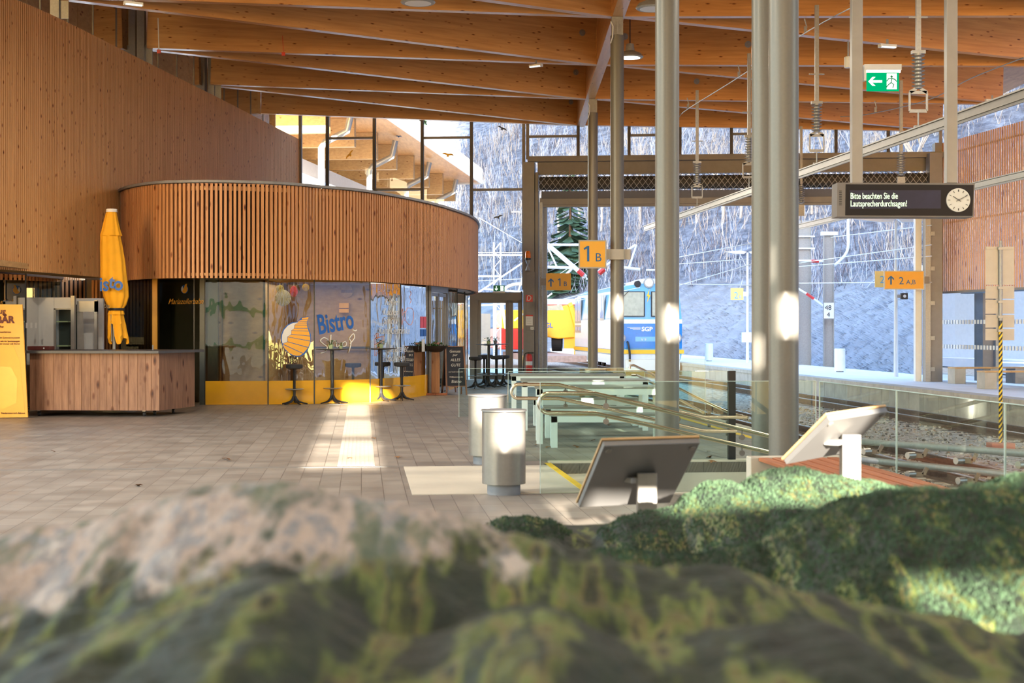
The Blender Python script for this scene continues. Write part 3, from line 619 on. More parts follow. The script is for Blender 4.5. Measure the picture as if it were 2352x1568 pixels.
# orange stickers on the glass
t = thing('door_notices', 'pink and white notices stuck on the glass left of the bistro door', 'notice', (*[x for x in (-2.02, 33.8)], 1.3), math.atan2(2, .49))
for i, (x, z, c_, hh) in enumerate(((-.12, .38, 'red', .13), (.12, .38, 'red', .13), (-.12, .14, 'logoblue', .08), (.12, .14, 'logoblue', .08), (0, -.15, 'white', .14))):
    m = MB(); m.bb(x-.1, x+.1, .0, .012, z-hh, z+hh); m.build('sheet', plain('pink_notice', (0.7, 0.1, 0.15), 0.6) if c_ == 'red' else M[c_], t)
# slatted timber screen and glazing at the far left under the big wall
slatwall('wall_screen', [(-8.75, 30.95), (-8.1, 30.7), (-7.35, 30.35)], 0.088, 0.05, 0.06, 0, 2.55, M['drumslat'], M['slatback'], 0.1)
m = MB(); m.bb(-7.34, -7.24, 30.2, 30.28, 0, 2.56); struct(m.build('trim_11', M['sign']))
e = curve_glass(43, [(-9.9, 23.2), (-9.4, 25.3), (-9.0, 27.4), (-8.75, 30.4)], M['glassolive'], False, True)
m = MB(); m.bb(-12.5, -8.6, 31.1, 31.3, 0, 2.75); m.bb(-12.5, -12.3, 22, 30.7, 0, 2.6); struct(m.build('wall_foyer', plain('dark_foyer_wall', (0.16, 0.12, 0.08), 0.8)))
m = MB(); m.bb(-13, -8.6, 22, 31, 2.6, 2.7); struct(m.build('ceiling_foyer', M['panelwood']))
m = MB()
for i in range(7): m.box((FX(55+i*8.5, 27.5)-.02, 27.2+i*.05, 1.6), (.035, .004, .1))
m.build('glass_marks', M['white'], e)
# ================================================================ mobile bar counter
X0, Y0 = FX(64, 25.9), 26.0; X1, Y1 = FX(367, 25.9), 25.85; X2, Y2 = FX(447, 27.25), 27.25
t = thing('bar_counter', 'mobile bar counter clad in rustic brown planks with a dark worktop', 'counter', (0, 0, 0))
m = MB(); m.prism([(X0, Y0), (X1, Y1), (X2, Y2), (X2-.1, Y2+.1), (X0, Y2+.1)], (0, 0, 0.11), (1, 0, 0), (0, 1, 0), (0, 0, 1.0)); b = m.build('body', M['rustic'], t)
m = MB()
for i in range(0, 17): x = X0+(X1-X0)*i/17+.03*math.sin(i*5.1); m.bb(x, x+.006, Y0+(Y1-Y0)*i/17-.003, Y0, 0.11, 1.11)
m.build('plank_joints', M['wallback'], b)
m = MB(); m.prism([(X0-.12, Y0-.12), (X1+.02, Y1-.13), (X2+.18, Y2-.02), (X2+.1, Y2+.3), (X0-.12, Y2+.3)], (0, 0, 1.11), (1, 0, 0), (0, 1, 0), (0, 0, 0.045)); m.build('worktop', M['dgrey'], t)
for i, (x, y) in enumerate(((FX(88, 26.1), 26.15), (FX(330, 26), 26.05), (FX(352, 26.3), 26.4), (FX(398, 27), 27.0), (FX(95, 28), 27.2))):
    m = MB(); m.tube([(x-.018, y, .043), (x+.018, y, .043)], .042, 16); c = m.build('caster', M['rubber'], t); m = MB(); m.tube([(x-.022, y, .043), (x+.022, y, .043)], .02, 12); m.bb(x-.03, x+.03, y-.03, y+.03, .085, .112); m.build('hub', M['alu'], c)
t = thing('tray', 'low black tray standing on the left end of the bar worktop', 'tray', (FX(90, 26.4), 26.5, 1.157)); m = MB(); m.bb(-.2, .2, -.15, .15, 0, .07); m.build('tray_body', M['brown'], t, bevel=.01); m = MB(); m.tube([(.1, -.153, .035), (.1, -.158, .035)], .015, 10); m.build('badge', M['white'], t)
t = thing('tap', 'tiny grey tap standing at the right end of the bar worktop', 'tap', (FX(348, 26.5), 26.6, 1.157)); m = MB(); m.tube([(0, 0, 0), (0, 0, .09)], .012, 8); m.build('spout', M['mgrey'], t)
# ================================================================ white display fridge
t = thing('display_fridge', 'tall white open-front refrigerated display cabinet behind the bar counter', 'fridge', (FX(88, 28.0), 28.0, 0))
W1 = (167-88)/F*28; W2 = (219-88)/F*28
m = MB(); m.bb(0, .3, -.02, .9, .05, 2.13); m.bb(.3, W1, -.02, .02, 1.92, 2.13); m.bb(.3, W1, -.02, .02, .05, .6); m.bb(0, W1+.35, .8, .9, .05, 2.13); m.build('cabinet', M['white'], t, bevel=.01)
m = MB(); m.bb(.3, .34, -.03, .0, .6, 1.92); m.bb(.3, W1, -.03, .0, 1.9, 1.93); m.build('window_trim', M['alu'], t)
m = MB(); m.add([(.34, -.01, .6), (W1, -.01, .6), (W1, -.01, 1.9), (.34, -.01, 1.9)], [(0, 1, 2, 3)]); m.build('side_glass', M['glassclear'], t)
m = MB(); m.bb(.3, W1, .3, .32, .1, 2.0); m.build('interior', plain('fridge_interior', (0.035, 0.055, 0.05), 0.5), t)
for z in (.72, 1.2, 1.66): m = MB(); m.bb(.34, .55, .02, .28, z, z+.025); m.build('shelf', M['mint'], t)
m = MB(); m.bb(W1-.02, W1+.05, -.06, .04, .05, 2.16); m.bb(W2-.05, W2, .1, .2, .05, 2.08); m.bb(W1+.05, W2, .1, .2, 1.86, 2.06); m.build('front_frame', M['alu'], t)
m = MB(); m.add([(W1+.05, .12, .1), (W2-.2, .12, .1), (W2-.27, .12, 1.87), (W1+.05, .12, 1.87)], [(0, 1, 2, 3)]); m.build('night_blind', plain('grey_blind', (0.36, 0.35, 0.33), 0.6), t)
# ================================================================ closed yellow parasol
Yp = 27.6; t = thing('parasol', 'closed yellow parasol tied with a black strap behind the bar counter', 'parasol', (FX(262, Yp), Yp, 0))
K = Yp/F; prof = []   # (left px, right px, row)
rows = [(481, 247, 265), (490, 243, 268), (510, 238, 272), (530, 233, 277), (541, 230, 281), (543, 231, 277), (570, 230, 283), (600, 231, 288), (630, 231, 291), (660, 233, 295), (680, 238, 296), (700, 246, 290), (710, 250, 283), (722, 247, 286)]
m = MB(); n = 72; vs = []; fs = []
for i, (y, l, r) in enumerate(rows):
    cx = ((l+r)/2-262)*K; rad = (r-l)/2*K; z = FZ(y, Yp); fd = 0.0 if i == 0 else 0.13
    for k in range(n):
        a = 2*math.pi*k/n; rr = rad*(1-fd*0.5+fd*0.5*math.sin(a*9+i*0.35+math.sin(a*2)*1.5)); vs.append((cx+rr*math.cos(a), rr*math.sin(a)*0.85, z))
for i in range(len(rows)-1):
    for k in range(n): fs.append((i*n+k, i*n+(k+1) % n, (i+1)*n+(k+1) % n, (i+1)*n+k))
m.add(vs, fs); m.build('canopy', M['umb'], t, smooth=True)
m = MB(); vs = []; rows2 = [(722, 248, 284, 0), (745, 247, 290, .3), (770, 246, 296, .5), (783, 247, 299, .6)]
n = 48; vs = []; fs = []
for i, (y, l, r, jag) in enumerate(rows2):
    cx = ((l+r)/2-262)*K; rad = (r-l)/2*K
    for k in range(n):
        a = 2*math.pi*k/n; rr = rad*(1-.2+.2*math.sin(a*6+i)); vs.append((cx+rr*math.cos(a), rr*math.sin(a)*.8, FZ(y, Yp)-(0.10*jag*math.sin(a*4+1))))
for i in range(3):
    for k in range(n):
        if 0.60 < (k/n) < 0.70 and i > 0: continue
        fs.append((i*n+k, i*n+(k+1) % n, (i+1)*n+(k+1) % n, (i+1)*n+k))
m.add(vs, fs); m.build('skirt', M['umb'], t, smooth=True)
m = MB(); m.lathe([(.15, FZ(713, Yp)), (.158, FZ(710, Yp)), (.15, FZ(707, Yp))], (0.04, 0, 0), 24); m.build('strap', M['black'], t)
m = MB(); m.lathe([(.105, FZ(487, Yp)), (.10, FZ(480, Yp)), (.05, FZ(479, Yp))], (-.045, 0, 0), 24); m.build('cap', M['white'], t)
m = MB(); m.tube([(0, 0, 0.08), (0, 0, 2.9)], .03, 12)
for a in range(6): m.tube([(.05*math.cos(a), .05*math.sin(a), 1.3), (.09*math.cos(a+.3), .09*math.sin(a+.3), 2.0)], .012, 6)
m.build('pole', M['alu'], t)
m = MB(); m.lathe([(.42, 0), (.42, .06), (.3, .1), (.05, .14)], n=28); m.build('base', M['mgrey'], t)
for s_, dx, dz, sz, ry, dp in (('is', -.20, 0, .36, 0, -.27), ('t', -.03, .06, .34, .15, -.29), ('o', .07, .0, .36, -.12, -.27)): text(s_, sz, M['logoblue'], t, (dx, dp, FZ(668, Yp)+dz), (math.pi/2, ry, dx*1.2), sx=.9, off=.008)
text('ba', .13, M['black'], t, (-.13, -.25, FZ(706, Yp)), (math.pi/2, .2, -.1))
# ================================================================ orange poster stand at the left edge
Yb = 25.5; t = thing('poster_stand', 'orange advertising panel at the left edge, leaning beside the bar counter', 'poster stand', (0, Yb, 0)); K = Yb/F
def pq(x, y): return ((x-CX)*K, FZ(y, Yb))
m = MB(); m.prism([pq(-70, 960), pq(64, 958), pq(51, 699), pq(-70, 698)], (0, 0, 0), (1, 0, 0), (0, 0, 1), (0, .03, 0)); m.build('panel', M['sign'], t)
m = MB(); m.prism([pq(-70, 800), pq(20, 770), pq(46, 830), pq(58, 955), pq(-70, 957)], (0, -.003, 0), (1, 0, 0), (0, 0, 1), (0, .003, 0)); m.build('print', M['logoorange'], t)
m = MB(); m.prism([pq(-70, 840), pq(25, 842), pq(40, 870), pq(38, 925), pq(10, 938), pq(-70, 938)], (0, -.005, 0), (1, 0, 0), (0, 0, 1), (0, .002, 0)); m.build('print', M['craney'], t)
text('zug', .14, M['brown'], t, (pq(-9, 0)[0], -.01, FZ(720, Yb)), sx=.9, off=.002); text('ERBÄR', .165, M['brown'], t, (pq(-32, 0)[0], -.01, FZ(741, Yb)), sx=1.0, off=.007)
text('Woche', .07, M['brown'], t, (pq(-20, 0)[0], -.01, FZ(753, Yb)), shear=.3)
for y, s_ in ((764, 'Themenfahrten'), (777, 'in den Sommermonaten'), (785, 'wie im Speisewagen'), (791, 'Kinder immer mit Bären')): text(s_, .042, M['brown'], t, (pq(46 if y > 764 else 26, 0)[0], -.01, FZ(y, Yb)), align='RIGHT')
text('Niederösterreich Bahnen', .04, M['brown'], t, (pq(58, 0)[0], -.01, FZ(950, Yb)), align='RIGHT')
m = MB(); m.bb(pq(-30, 0)[0], pq(0, 0)[0], .03, .35, 0, .03); m.build('foot', M['mgrey'], t)
# ================================================================ bar stools and tables
def make_foot(par, L=0.27, n=5, a0=.3):
    for k in range(n):
        a = a0+2*math.pi*k/n; m = MB(); c, s = math.cos(a), math.sin(a)
        m.tube([(c*.02, s*.02, .17), (c*.045, s*.045, .10), (c*.10, s*.10, .055), (c*.19, s*.19, .03), (c*L, s*L, .014)], [.022, .028, .022, .016, .012], 8); m.build('leg', M['black'], par, smooth=True)
def make_stool(label, loc, group=None):
    t = thing('bar_stool', label, 'stool', loc, 0, group)
    m = MB(); m.lathe([(.10, .72), (.165, .74), (.17, .76), (.17, .80), (.155, .815), (.0, .818)], n=32); m.build('seat', M['rubber'], t, smooth=True)
    m = MB(); m.lathe([(.028, .12), (.028, .70), (.05, .73)], n=16); m.build('column', M['black'], t, smooth=True)
    m = MB(); m.lathe([(.035, .30), (.04, .295), (.10, .312), (.18, .325), (.19, .318), (.188, .31), (.10, .298), (.035, .285)], n=36); m.build('foot_ring', M['alu'], t, smooth=True)
    make_foot(t); return t
def fl_at(px, py): Y = H*F/(py-HY); return (FX(px, Y), Y, 0)
S0 = make_stool('black bar stool standing alone in front of the drop logo', fl_at(676, 929))
for (px, py, lab) in ((811, 922.5, 'black bar stool between the two high tables by the yellow glass base'), (893, 917, 'black bar stool in the sunlight, half behind the table leg'), (923, 919, 'black bar stool right of the second high table, beside the bistro door'),
                      (1092, 892, 'black bar stool nearest the viewer at the high tables by the far door'), (1112, 885.5, 'black bar stool at the rear left of the high tables by the far door'), (1141, 888, 'black bar stool right of the front table by the far door'), (1156, 885, 'black bar stool rightmost at the tables by the far door'), (1118, 882.5, 'black bar stool hidden behind the front table column by the far door')):
    p = fl_at(px, py); dup(S0, p, R.uniform(0, 6), lab)
def make_table(label, loc):
    t = thing('high_table', label, 'table', loc)
    m = MB(); m.lathe([(.03, 1.085), (.10, 1.09), (.33, 1.11), (.34, 1.115), (.34, 1.122), (.0, 1.124)], n=36); m.build('tabletop', M['black'], t, smooth=True)
    m = MB(); m.lathe([(.036, .12), (.036, 1.09)], n=16); m.build('column', M['black'], t, smooth=True); make_foot(t, .33)
    m = MB(); m.lathe([(.04, .30), (.05, .295), (.12, .312), (.2, .325), (.21, .318), (.2, .31), (.12, .298), (.04, .285)], n=36); m.build('foot_ring', M['alu'], t, smooth=True); return t
T0 = make_table('round black high table with two plants, left one by the yellow glass base', fl_at(763, 926))
for px, py, lab in ((875, 921, 'round black high table with one green pot, right one by the yellow glass base'), (1122.5, 889, 'front round black high table by the far door'), (1140, 884, 'rear round black high table by the far door')): dup(T0, fl_at(px, py), R.uniform(0, 6), lab)
def make_plant(label, loc, pot=True, leafc='leafgreen'):
    t = thing('potted_plant', label, 'plant', loc); m = MB(); m.lathe([(.035, 0), (.05, .03), (.055, .085), (.045, .085)], n=18); m.build('pot', M['mint'] if pot else M['mgrey'], t, smooth=True)
    m = MB()
    for k in range(26):
        a = R.uniform(0, 6.28); r = R.uniform(.03, .13); z = .09+R.uniform(-.02, .10); c = Vector((math.cos(a)*r, math.sin(a)*r, z)); u = Vector((math.cos(a), math.sin(a), R.uniform(-.6, .5))).normalized()*.03; w_ = Vector((-math.sin(a), math.cos(a), R.uniform(-.5, .5))).normalized()*.018
        m.add([c-u, c+w_, c+u, c-w_], [(0, 1, 2, 3)]); m.tube([(0, 0, .07), c*.7+Vector((0, 0, .02)), c], .002, 4)
    m.build('foliage', M[leafc], t)['kind'] = 'stuff'; return t
def on_table(px, py, dx, dy): p = fl_at(px, py); return (p[0]+dx, p[1]+dy, 1.124)
G0 = make_plant('leafy plant in a pale green pot on the left high table', on_table(763, 926, -.02, -.05))
dup(G0, on_table(763, 926, .17, .1), 1, 'smaller leafy plant right of its twin on the left high table').scale = (.7, .7, .7)
dup(G0, on_table(875, 921, .0, -.02), 2, 'green pot plant alone on the right high table by the yellow base')
dup(G0, on_table(1122.5, 889, .0, -.05), 3, 'pale green pot on the front high table by the far door')
P1 = make_plant('bushy dark plant in a grey pot on the rear table by the far door', on_table(1140, 884, -.03, 0), False)
# planter bowl on a wooden trunk
p = fl_at(1001, 907.5); t = thing('planter_bowl_stand', 'dark metal planter bowl on a wooden trunk with flat wooden feet', 'planter', p)
m = MB(); m.bb(-.10, .09, -.09, .09, .05, 1.0); m.build('trunk', wood('trunk_wood', (0.50, 0.24, 0.10), (0.28, 0.12, 0.05), (9, 9, .9), .6, (5, 5, 2), .1), t, bevel=.02)
for sx in (-.13, .13): m = MB(); m.box((sx, 0, .025), (.26, .16, .05), .1*sx); m.build('foot', M['benchred'], t, bevel=.01)
m = MB(); m.lathe([(.05, .99), (.12, 1.0), (.22, 1.06), (.29, 1.14), (.285, 1.14), (.2, 1.08), (0, 1.05)], n=32); m.build('bowl', plain('dark_bowl', (0.06, 0.045, 0.038), 0.4, .5), t, smooth=True)
m = MB()
for k in range(90):
    a = R.uniform(0, 6.28); r = R.uniform(0, .25); c = Vector((math.cos(a)*r, math.sin(a)*r, 1.12+R.uniform(0, .12)*(1-r*2))); u = Vector((R.uniform(-1, 1), R.uniform(-1, 1), R.uniform(-.5, 1))).normalized()*.035; w_ = Vector((R.uniform(-1, 1), R.uniform(-1, 1), R.uniform(-1, 1))).normalized()*.02
    m.add([c-u, c+w_, c+u, c-w_], [(0, 1, 2, 3)])
m.build('foliage', M['leafgreen'], t)['kind'] = 'stuff'
m = MB()
for k in range(10): a = R.uniform(0, 6.28); r = R.uniform(0, .12); m.lathe([(.0, 0), (.03, .01), (.035, .035), (.0, .06)], (math.cos(a)*r, math.sin(a)*r, 1.16), 8)
m.build('heather_flowers', plain('dusty_pink', (0.40, 0.20, 0.16), 0.8), t)
# chalkboards
def aboard(px, py, rz, label, txt=True):
    t = thing('chalkboard', label, 'chalkboard', fl_at(px, py), rz)
    for s in (1, -1):
        m = MB(); y0, y1 = (-.20*s, -.03*s); h_ = 1.12; w2 = .24
        m.bar((-w2, y0, 0), (-w2+.02, y1, h_), .035, .02); m.bar((w2, y0, 0), (w2-.02, y1, h_), .035, .02); m.bar((-w2, y1, h_), (w2, y1, h_), .03, .02); m.bar((-w2, y0*.85, .2), (w2, y0*.85, .2), .03, .02); f = m.build('frame', M['rustic'], t)
        m = MB(); m.add([(-w2+.02, y0*.86, .2), (w2-.02, y0*.86, .2), (w2-.03, y1, h_), (-w2+.03, y1, h_)], [(0, 1, 2, 3)]); m.build('writing_surface', M['chalk'], f)
    if txt:
        tl = math.atan2(.17, 1.12)
        for s_, z, sz in (('Genuss', .98, .09), ('pur', .9, .08), ('ALLES', .78, .09), ('GUTE', .66, .09), ('und noch viel mehr', .52, .045), ('Willkommen im', .4, .05), ('Bistro', .28, .1)):
            text(s_, sz, M['chalkw'], t, (0, -.20+.17*z/1.12-.006, z), (math.pi/2-tl, 0, 0), align='CENTER', shear=.2)
    return t
aboard(1043, 906, .35, 'black A-frame chalkboard with handwriting, right of the wooden planter')
aboard(1018, 900, -.9, 'dark A-frame chalkboard turned away, just behind the wooden planter', False)
# ================================================================ litter bins
def make_bin(label, loc, r=0.205, h=0.80):
    t = thing('litter_bin', label, 'litter bin', loc)
    m = MB(); m.lathe([(r, .10), (r, h-.03)], n=48); m.build('body', M['steel'], t, smooth=True)
    m = MB(); m.lathe([(r+.008, h-.024), (r+.01, h-.008), (0, h)], n=48); m.build('lid', M['alu'], t, smooth=True)
    m = MB(); m.lathe([(r*.76, 0), (r*.76, .098)], n=36); m.build('plinth', M['mgrey'], t, smooth=True)
    m = MB(); m.tube([(0, -r+.004, h-.09), (0, -r-.006, h-.09)], .011, 12); m.build('lock', M['black'], t); return t
B0 = make_bin('nearer round steel litter bin at the corner of the glass balustrade', (FX(1157, 13.75), 13.75+.15, 0))
B1 = dup(B0, (FX(1120, 16.95), 17.0, 0), 0, 'round steel litter bin half hidden behind the nearer one'); B1.scale = (1.07, 1.07, 1.0)
B2 = dup(B0, (FX(1361, 27.9), 27.9, 0), 0, 'round steel litter bin behind the glass in front of the slim column'); B2.scale = (1.2, 1.2, 1.0)
# ================================================================ glass balustrades round the ramp
def balus(label, u0, v0, u1, v1, z0=0.012, z1=1.05, parts=1, name='glass_balustrade', mat='glassgreen', jo=0.01):
    a = UV(u0, v0); b = UV(u1, v1); t = thing(name, label, 'balustrade', a, math.atan2((b-a).y, (b-a).x)); L = (b-a).length
    for k in range(parts):
        x0 = L*k/parts+(jo if k else 0); x1 = L*(k+1)/parts; m = MB(); m.add([(x0, 0, z0), (x1, 0, z0), (x1, 0, z1), (x0, 0, z1)], [(0, 1, 2, 3)]); g = m.build('glass_pane', M[mat], t)
        m = MB(); m.bb(x0, x1, -.005, .005, z1, z1+.006); m.bb(x0-.004, x0+.002, -.006, .006, z0, z1); m.bb(x1-.002, x1+.004, -.006, .006, z0, z1); m.build('pane_edge', M['glassedge'], g)
    return t
balus('green tinted glass balustrade along the far side of the ramp', 1.68, 16.95, 4.34, 16.95, 0.022, 1.05)
balus('green tinted glass balustrade along the near side of the ramp', 1.66, 13.72, 4.30, 13.72, 0.012, 1.05)
balus('glass balustrade along the tracks beside the red bench', 4.30, 5.5, 4.30, 13.6, 0.0, 1.05, 4, mat='glasstrack')
balus('tall glass pane standing behind the ramp at the white tables', FX(1432, 26)*CT+26*ST, 25.5, 6.0, 25.5, 0, 1.0, 2)
balus('clear glass pane at the left rear corner of the ramp', 1.70, 25.9, 5.0, 25.9, 0, 0.84, 1)
m = MB(); slab(m, 4.26, 4.345, 16.92, 16.98, 0.022, 1.055); struct(m.build('trim_12', M['black'], rz=ANG))
def knob(m, p, q, r=.022): p = Vector(p); q = Vector(q); m.tube([p, q], .008, 6); d = (q-p).normalized(); m.tube([q-d*.02, q+d*.02], r*1.3, 14)
def handrail(label, pts_low, pts_up, brk, side, gv):
    t = thing('handrail', label, 'handrail', (0, 0, 0)); m = MB(); m.tube(pts_up, .019, 12); m.build('rail_tube', M['rail_steel'], t, smooth=True); return t
def rpt(px, py, v):            # point above the line v=const in the hall frame
    k = (px-CX)/F; Y = v/(CT-ST*k*1.0); return PT(px, py, Y)
def arc(pc, r, a0, a1, n=8): return [(pc[0]+r*math.cos(math.radians(a0+(a1-a0)*i/n)), pc[1]+r*math.sin(math.radians(a0+(a1-a0)*i/n))) for i in range(n+1)]
def railloop(label, v, up, lo, tail_up=None, tail_lo=None, knobs=(), kv=0.1):
    t = thing('handrail', label, 'handrail', (0, 0, 0)); yc = (up[0][1]+lo[0][1])/2; rr = (lo[0][1]-up[0][1])/2; xc = up[0][0]+rr
    pts = [(x, y) for x, y in reversed(up[1:])]+[(xc+14, up[0][1])]+arc((xc, yc), rr, -90, -270, 12)+[(xc+14, lo[0][1])]+[(x, y) for x, y in lo[1:]]
    m = MB(); m.tube([rpt(x, y, v) for x, y in pts], .021, 12); m.build('rail_tube', M['rail_steel'], t, smooth=True)
    for x, y, yr in knobs:
        m = MB(); q = rpt(x, y, v+kv); p = rpt(x, yr, v); m.tube([p, q], .007, 6); e = Vector((ST*-1, CT, 0))*(.03 if kv > 0 else -.03); m.tube([q-e*.5, q+e*.5], .027, 16); m.build('bracket', M['steel'], t)
    return t
railloop('polished steel double handrail fixed inside the near balustrade', 13.95, [(1238, 903), (1365, 903), (1480, 931), (1725, 991), (1860, 1024)], [(1238, 948), (1365, 949), (1480, 973), (1725, 1029), (1860, 1060)], knobs=((1392, 932, 912), (1392, 968, 956), (1704, 1004, 988), (1704, 1040, 1026)), kv=-.22)
railloop('polished steel double handrail fixed inside the far balustrade', 16.7, [(1175, 882.5), (1283, 883), (1400, 911), (1617, 957.5), (1716, 958)], [(1175, 914.5), (1283, 914.5), (1400, 939), (1614, 989), (1692, 990)], knobs=((1299, 899, 888), (1299, 932, 920), (1558, 962, 947), (1558, 996, 978)), kv=.23)
# rails at the far end of the ramp that climb back to the left
t = thing('handrail', 'bluish steel handrail seen through the ramp glass, climbing up to the left', 'handrail', (0, 0, 0))
m = MB(); m.tube([PT(1446, 846, 24), PT(1448, 839, 24), PT(1456, 838.5, 24), PT(1504, 862, 22), PT(1560, 892, 20.5), PT(1625, 925, 19), PT(1680, 950, 18), PT(1722, 960, 17.6), PT(1722, 966, 17.2)], .02, 10); m.tube([PT(1450, 861, 24), PT(1462, 861, 24), PT(1504, 882, 22), PT(1560, 917, 20.5), PT(1615, 947, 19)], .02, 10)
m.build('rail_tube', M['rail_steel'], t, smooth=True)
for x, y, Y in ((1586, 928, 19.8), (1625, 948, 19.2), (1625, 977, 19.0), (1667, 968, 18.4), (1667, 996, 18.2)): m = MB(); q = PT(x, y, Y); m.tube([q, q+Vector((.04, 0, 0))], .022, 12); m.build('bracket', M['steel'], t)
# handrails on the track side balustrade
t = thing('handrail', 'pair of grey steel handrails behind the glass beside the tracks', 'handrail', (0, 0, 0))
for (xa, ya, xb, yb, r) in ((1978, 1014, 2420, 1046, .027), (1950, 1052, 2420, 1100, .027)):
    m = MB(); pa = PT(xa, ya, 12.9); pb = PT(xb, yb, 10.2); m.tube([pa, pb], r, 12); m.build('rail_tube', M['galv'], t, smooth=True)
for x, y in ((1983, 1037), (2084, 1046), (2195, 1058), (2338, 1068), (2084, 1089), (2200, 1104)):
    q = PT(x, y, 11.9-(x-1983)*.006); m = MB(); m.tube([q, q+Vector((.06, 0.03, 0))], .026, 14); m.bar(q+Vector((.06, .03, 0)), q+Vector((.13, .03, -.005)), .012, .035); m.bar(q+Vector((.13, .03, -.005)), q+Vector((.16, .03, .05)), .012, .03); m.build('bracket', M['steel'], t)
# ================================================================ white framed tables and benches
def frame_table(u, v, label, hgt, dep, L=1.95, bench=False):
    a = UV(u, v); t = thing('long_bench' if bench else 'long_table', label, 'bench' if bench else 'table', a, 0.0); fw = .085
    m = MB(); m.bb(0, L, 0, dep, hgt-.03, hgt); m.build('tabletop' if not bench else 'seat', plain('grey_oiled_wood', (0.30, 0.27, 0.24), .35, 0, .15), t)
    for x in (.02, L-.02-fw):
        m = MB(); m.bb(x, x+fw, 0, .06, 0, hgt-.03); m.build('leg', M['white'], t, bevel=.004); m = MB(); m.bb(x, x+fw, dep-.06, dep, 0, hgt-.03); m.build('leg', M['white'], t, bevel=.004)
    m = MB(); m.bb(.02, L-.02, 0.0, .05, hgt-.11, hgt-.031); m.bb(.02, L-.02, dep-.05, dep, hgt-.11, hgt-.031); m.build('frame_rail', M['white'], t); return t
def uv_of(px, Y): X = FX(px, Y); return (X*CT+Y*ST, -X*ST+Y*CT)
for (px, Y, lab, hh, dep, bn, L) in ((1229, 19.8, 'white framed long table nearest the glass, front one of three', .77, .75, False, 1.75), (1196, 22.4, 'white framed long table, middle one of three behind the glass', .77, .75, False, 1.95), (1172, 25.0, 'white framed long table, rear one of three behind the glass', .77, .75, False, 1.95),
                                 (1262, 19.2, 'low white framed bench in front of the nearest long table', .44, .36, True, 1.5), (1249, 20.9, 'low white framed bench between the front and middle tables', .44, .36, True, 1.7), (1222, 23.5, 'low white framed bench between the middle and rear tables', .44, .36, True, 1.7)):
    u, v = uv_of(px, Y); frame_table(u, v, lab, hh, dep, L, bn)
# ================================================================ tilted information panels
M['psteel'] = plain('panel_back_steel', (0.20, 0.195, 0.19), 0.4, 0.3, 0.03, 3)
def info(label, pts, Y0, Y1, post):
    """pts: TL, TR, BR, BL picture points"""
    t = thing('information_panel', label, 'information panel', (0, 0, 0))
    tl, tr, bl = PT(*pts[0], Y0[0]), PT(*pts[1], Y0[1]), PT(*pts[2], Y1); u = tr-tl; v_ = bl-tl; nn = u.cross(v_).normalized()
    if nn.y > 0: nn = -nn
    m = MB(); m.prism([(0, 0), (1, 0), (1, 1), (0, 1)], tl, u, v_, -nn*.022); m.build('panel_board', M['psteel'], t, bevel=.002)
    m = MB(); m.prism([(-.012, -.012), (1.012, -.012), (1.012, 1.012), (-.012, 1.012)], tl-nn*.0235, u, v_, -nn*.008); m.build('wood_facing', M['panelwood'], t)
    for a in ((.06, .07), (.94, .07)): m = MB(); q = tl+u*a[0]+v_*a[1]; m.tube([q, q+nn*.006], .012, 10); m.build('screw', M['steel'], t)
    c = tl+u*.5+v_*.52; px_ = c+nn*.05; m = MB(); m.bar((px_.x+post, px_.y, 0.0), (px_.x+post, px_.y, c.z+.02), .075, .06); m.build('post', M['steel'], t, bevel=.003)
    m = MB(); m.bar(c+u*.10+nn*.012, c-u*.12+nn*.012, .06, .02); m.build('mount', M['alu'], t)
    return t
info('tilted information panel seen from behind, left of the thick columns', ((1388, 1024), (1608, 1017), (1330, 1165)), (5.45, 5.6), 5.8, .02)
info('tilted information panel with sunlit back, right of the thick columns', ((1906, 966), (2040, 945), (1806, 1066)), (5.6, 5.95), 5.95, .03)
# red brown bench by the tracks
t = thing('slatted_bench', 'red brown slatted bench on a pale stone block beside the track glass', 'bench', UV(3.35, 9.3), ANG)
for k in range(6): m = MB(); m.bb(.02+k*.12, .11+k*.12, 0, 3.1, .42, .45); m.build('slat', M['benchred'], t, bevel=.006)
m = MB(); m.bb(-.05, .8, 3.05, 3.2, 0, .455); m.build('stone_block', M['creamstone'], t, bevel=.01); m = MB(); m.bb(.1, .6, .3, .5, 0, .42); m.build('stone_block', M['creamstone'], t, bevel=.01)
# ================================================================ signs
def sign(name, label, px, py, wpx, hpx, Y, mat, frame=None, th=.05):
    t = thing(name, label, 'sign', PT(px, py, Y)); k = Y/F; w2 = wpx/2*k; h2 = hpx/2*k
    m = MB(); m.bb(-w2, w2, 0, th, -h2, h2); m.build('sign_face', mat, t)
    if frame:
        m = MB(); f = .025
        for a in ((-w2-f, -w2, -h2-f, h2+f), (w2, w2+f, -h2-f, h2+f), (-w2, w2, h2, h2+f), (-w2, w2, -h2-f, -h2)): m.bb(a[0], a[1], -.006, th+.01, a[2], a[3])
        m.build('sign_frame', frame, t)
    return t, k
def arrow(t, k, x, z, s, mat, dirn='up'):
    m = MB(); P_ = [(-.09, -.5), (.09, -.5), (.09, .22), (.32, -.02), (.32, .2), (0, .5), (-.32, .2), (-.32, -.02), (-.09, .22)]
    rot = {'up': lambda a, b: (a, b), 'left': lambda a, b: (-b, a), 'down': lambda a, b: (a, -b)}[dirn]
    m.prism([tuple(c*s for c in rot(a, b)) for a, b in P_], (x, -.006, z), (1, 0, 0), (0, 0, 1), (0, .004, 0)); m.build('arrow', mat, t)
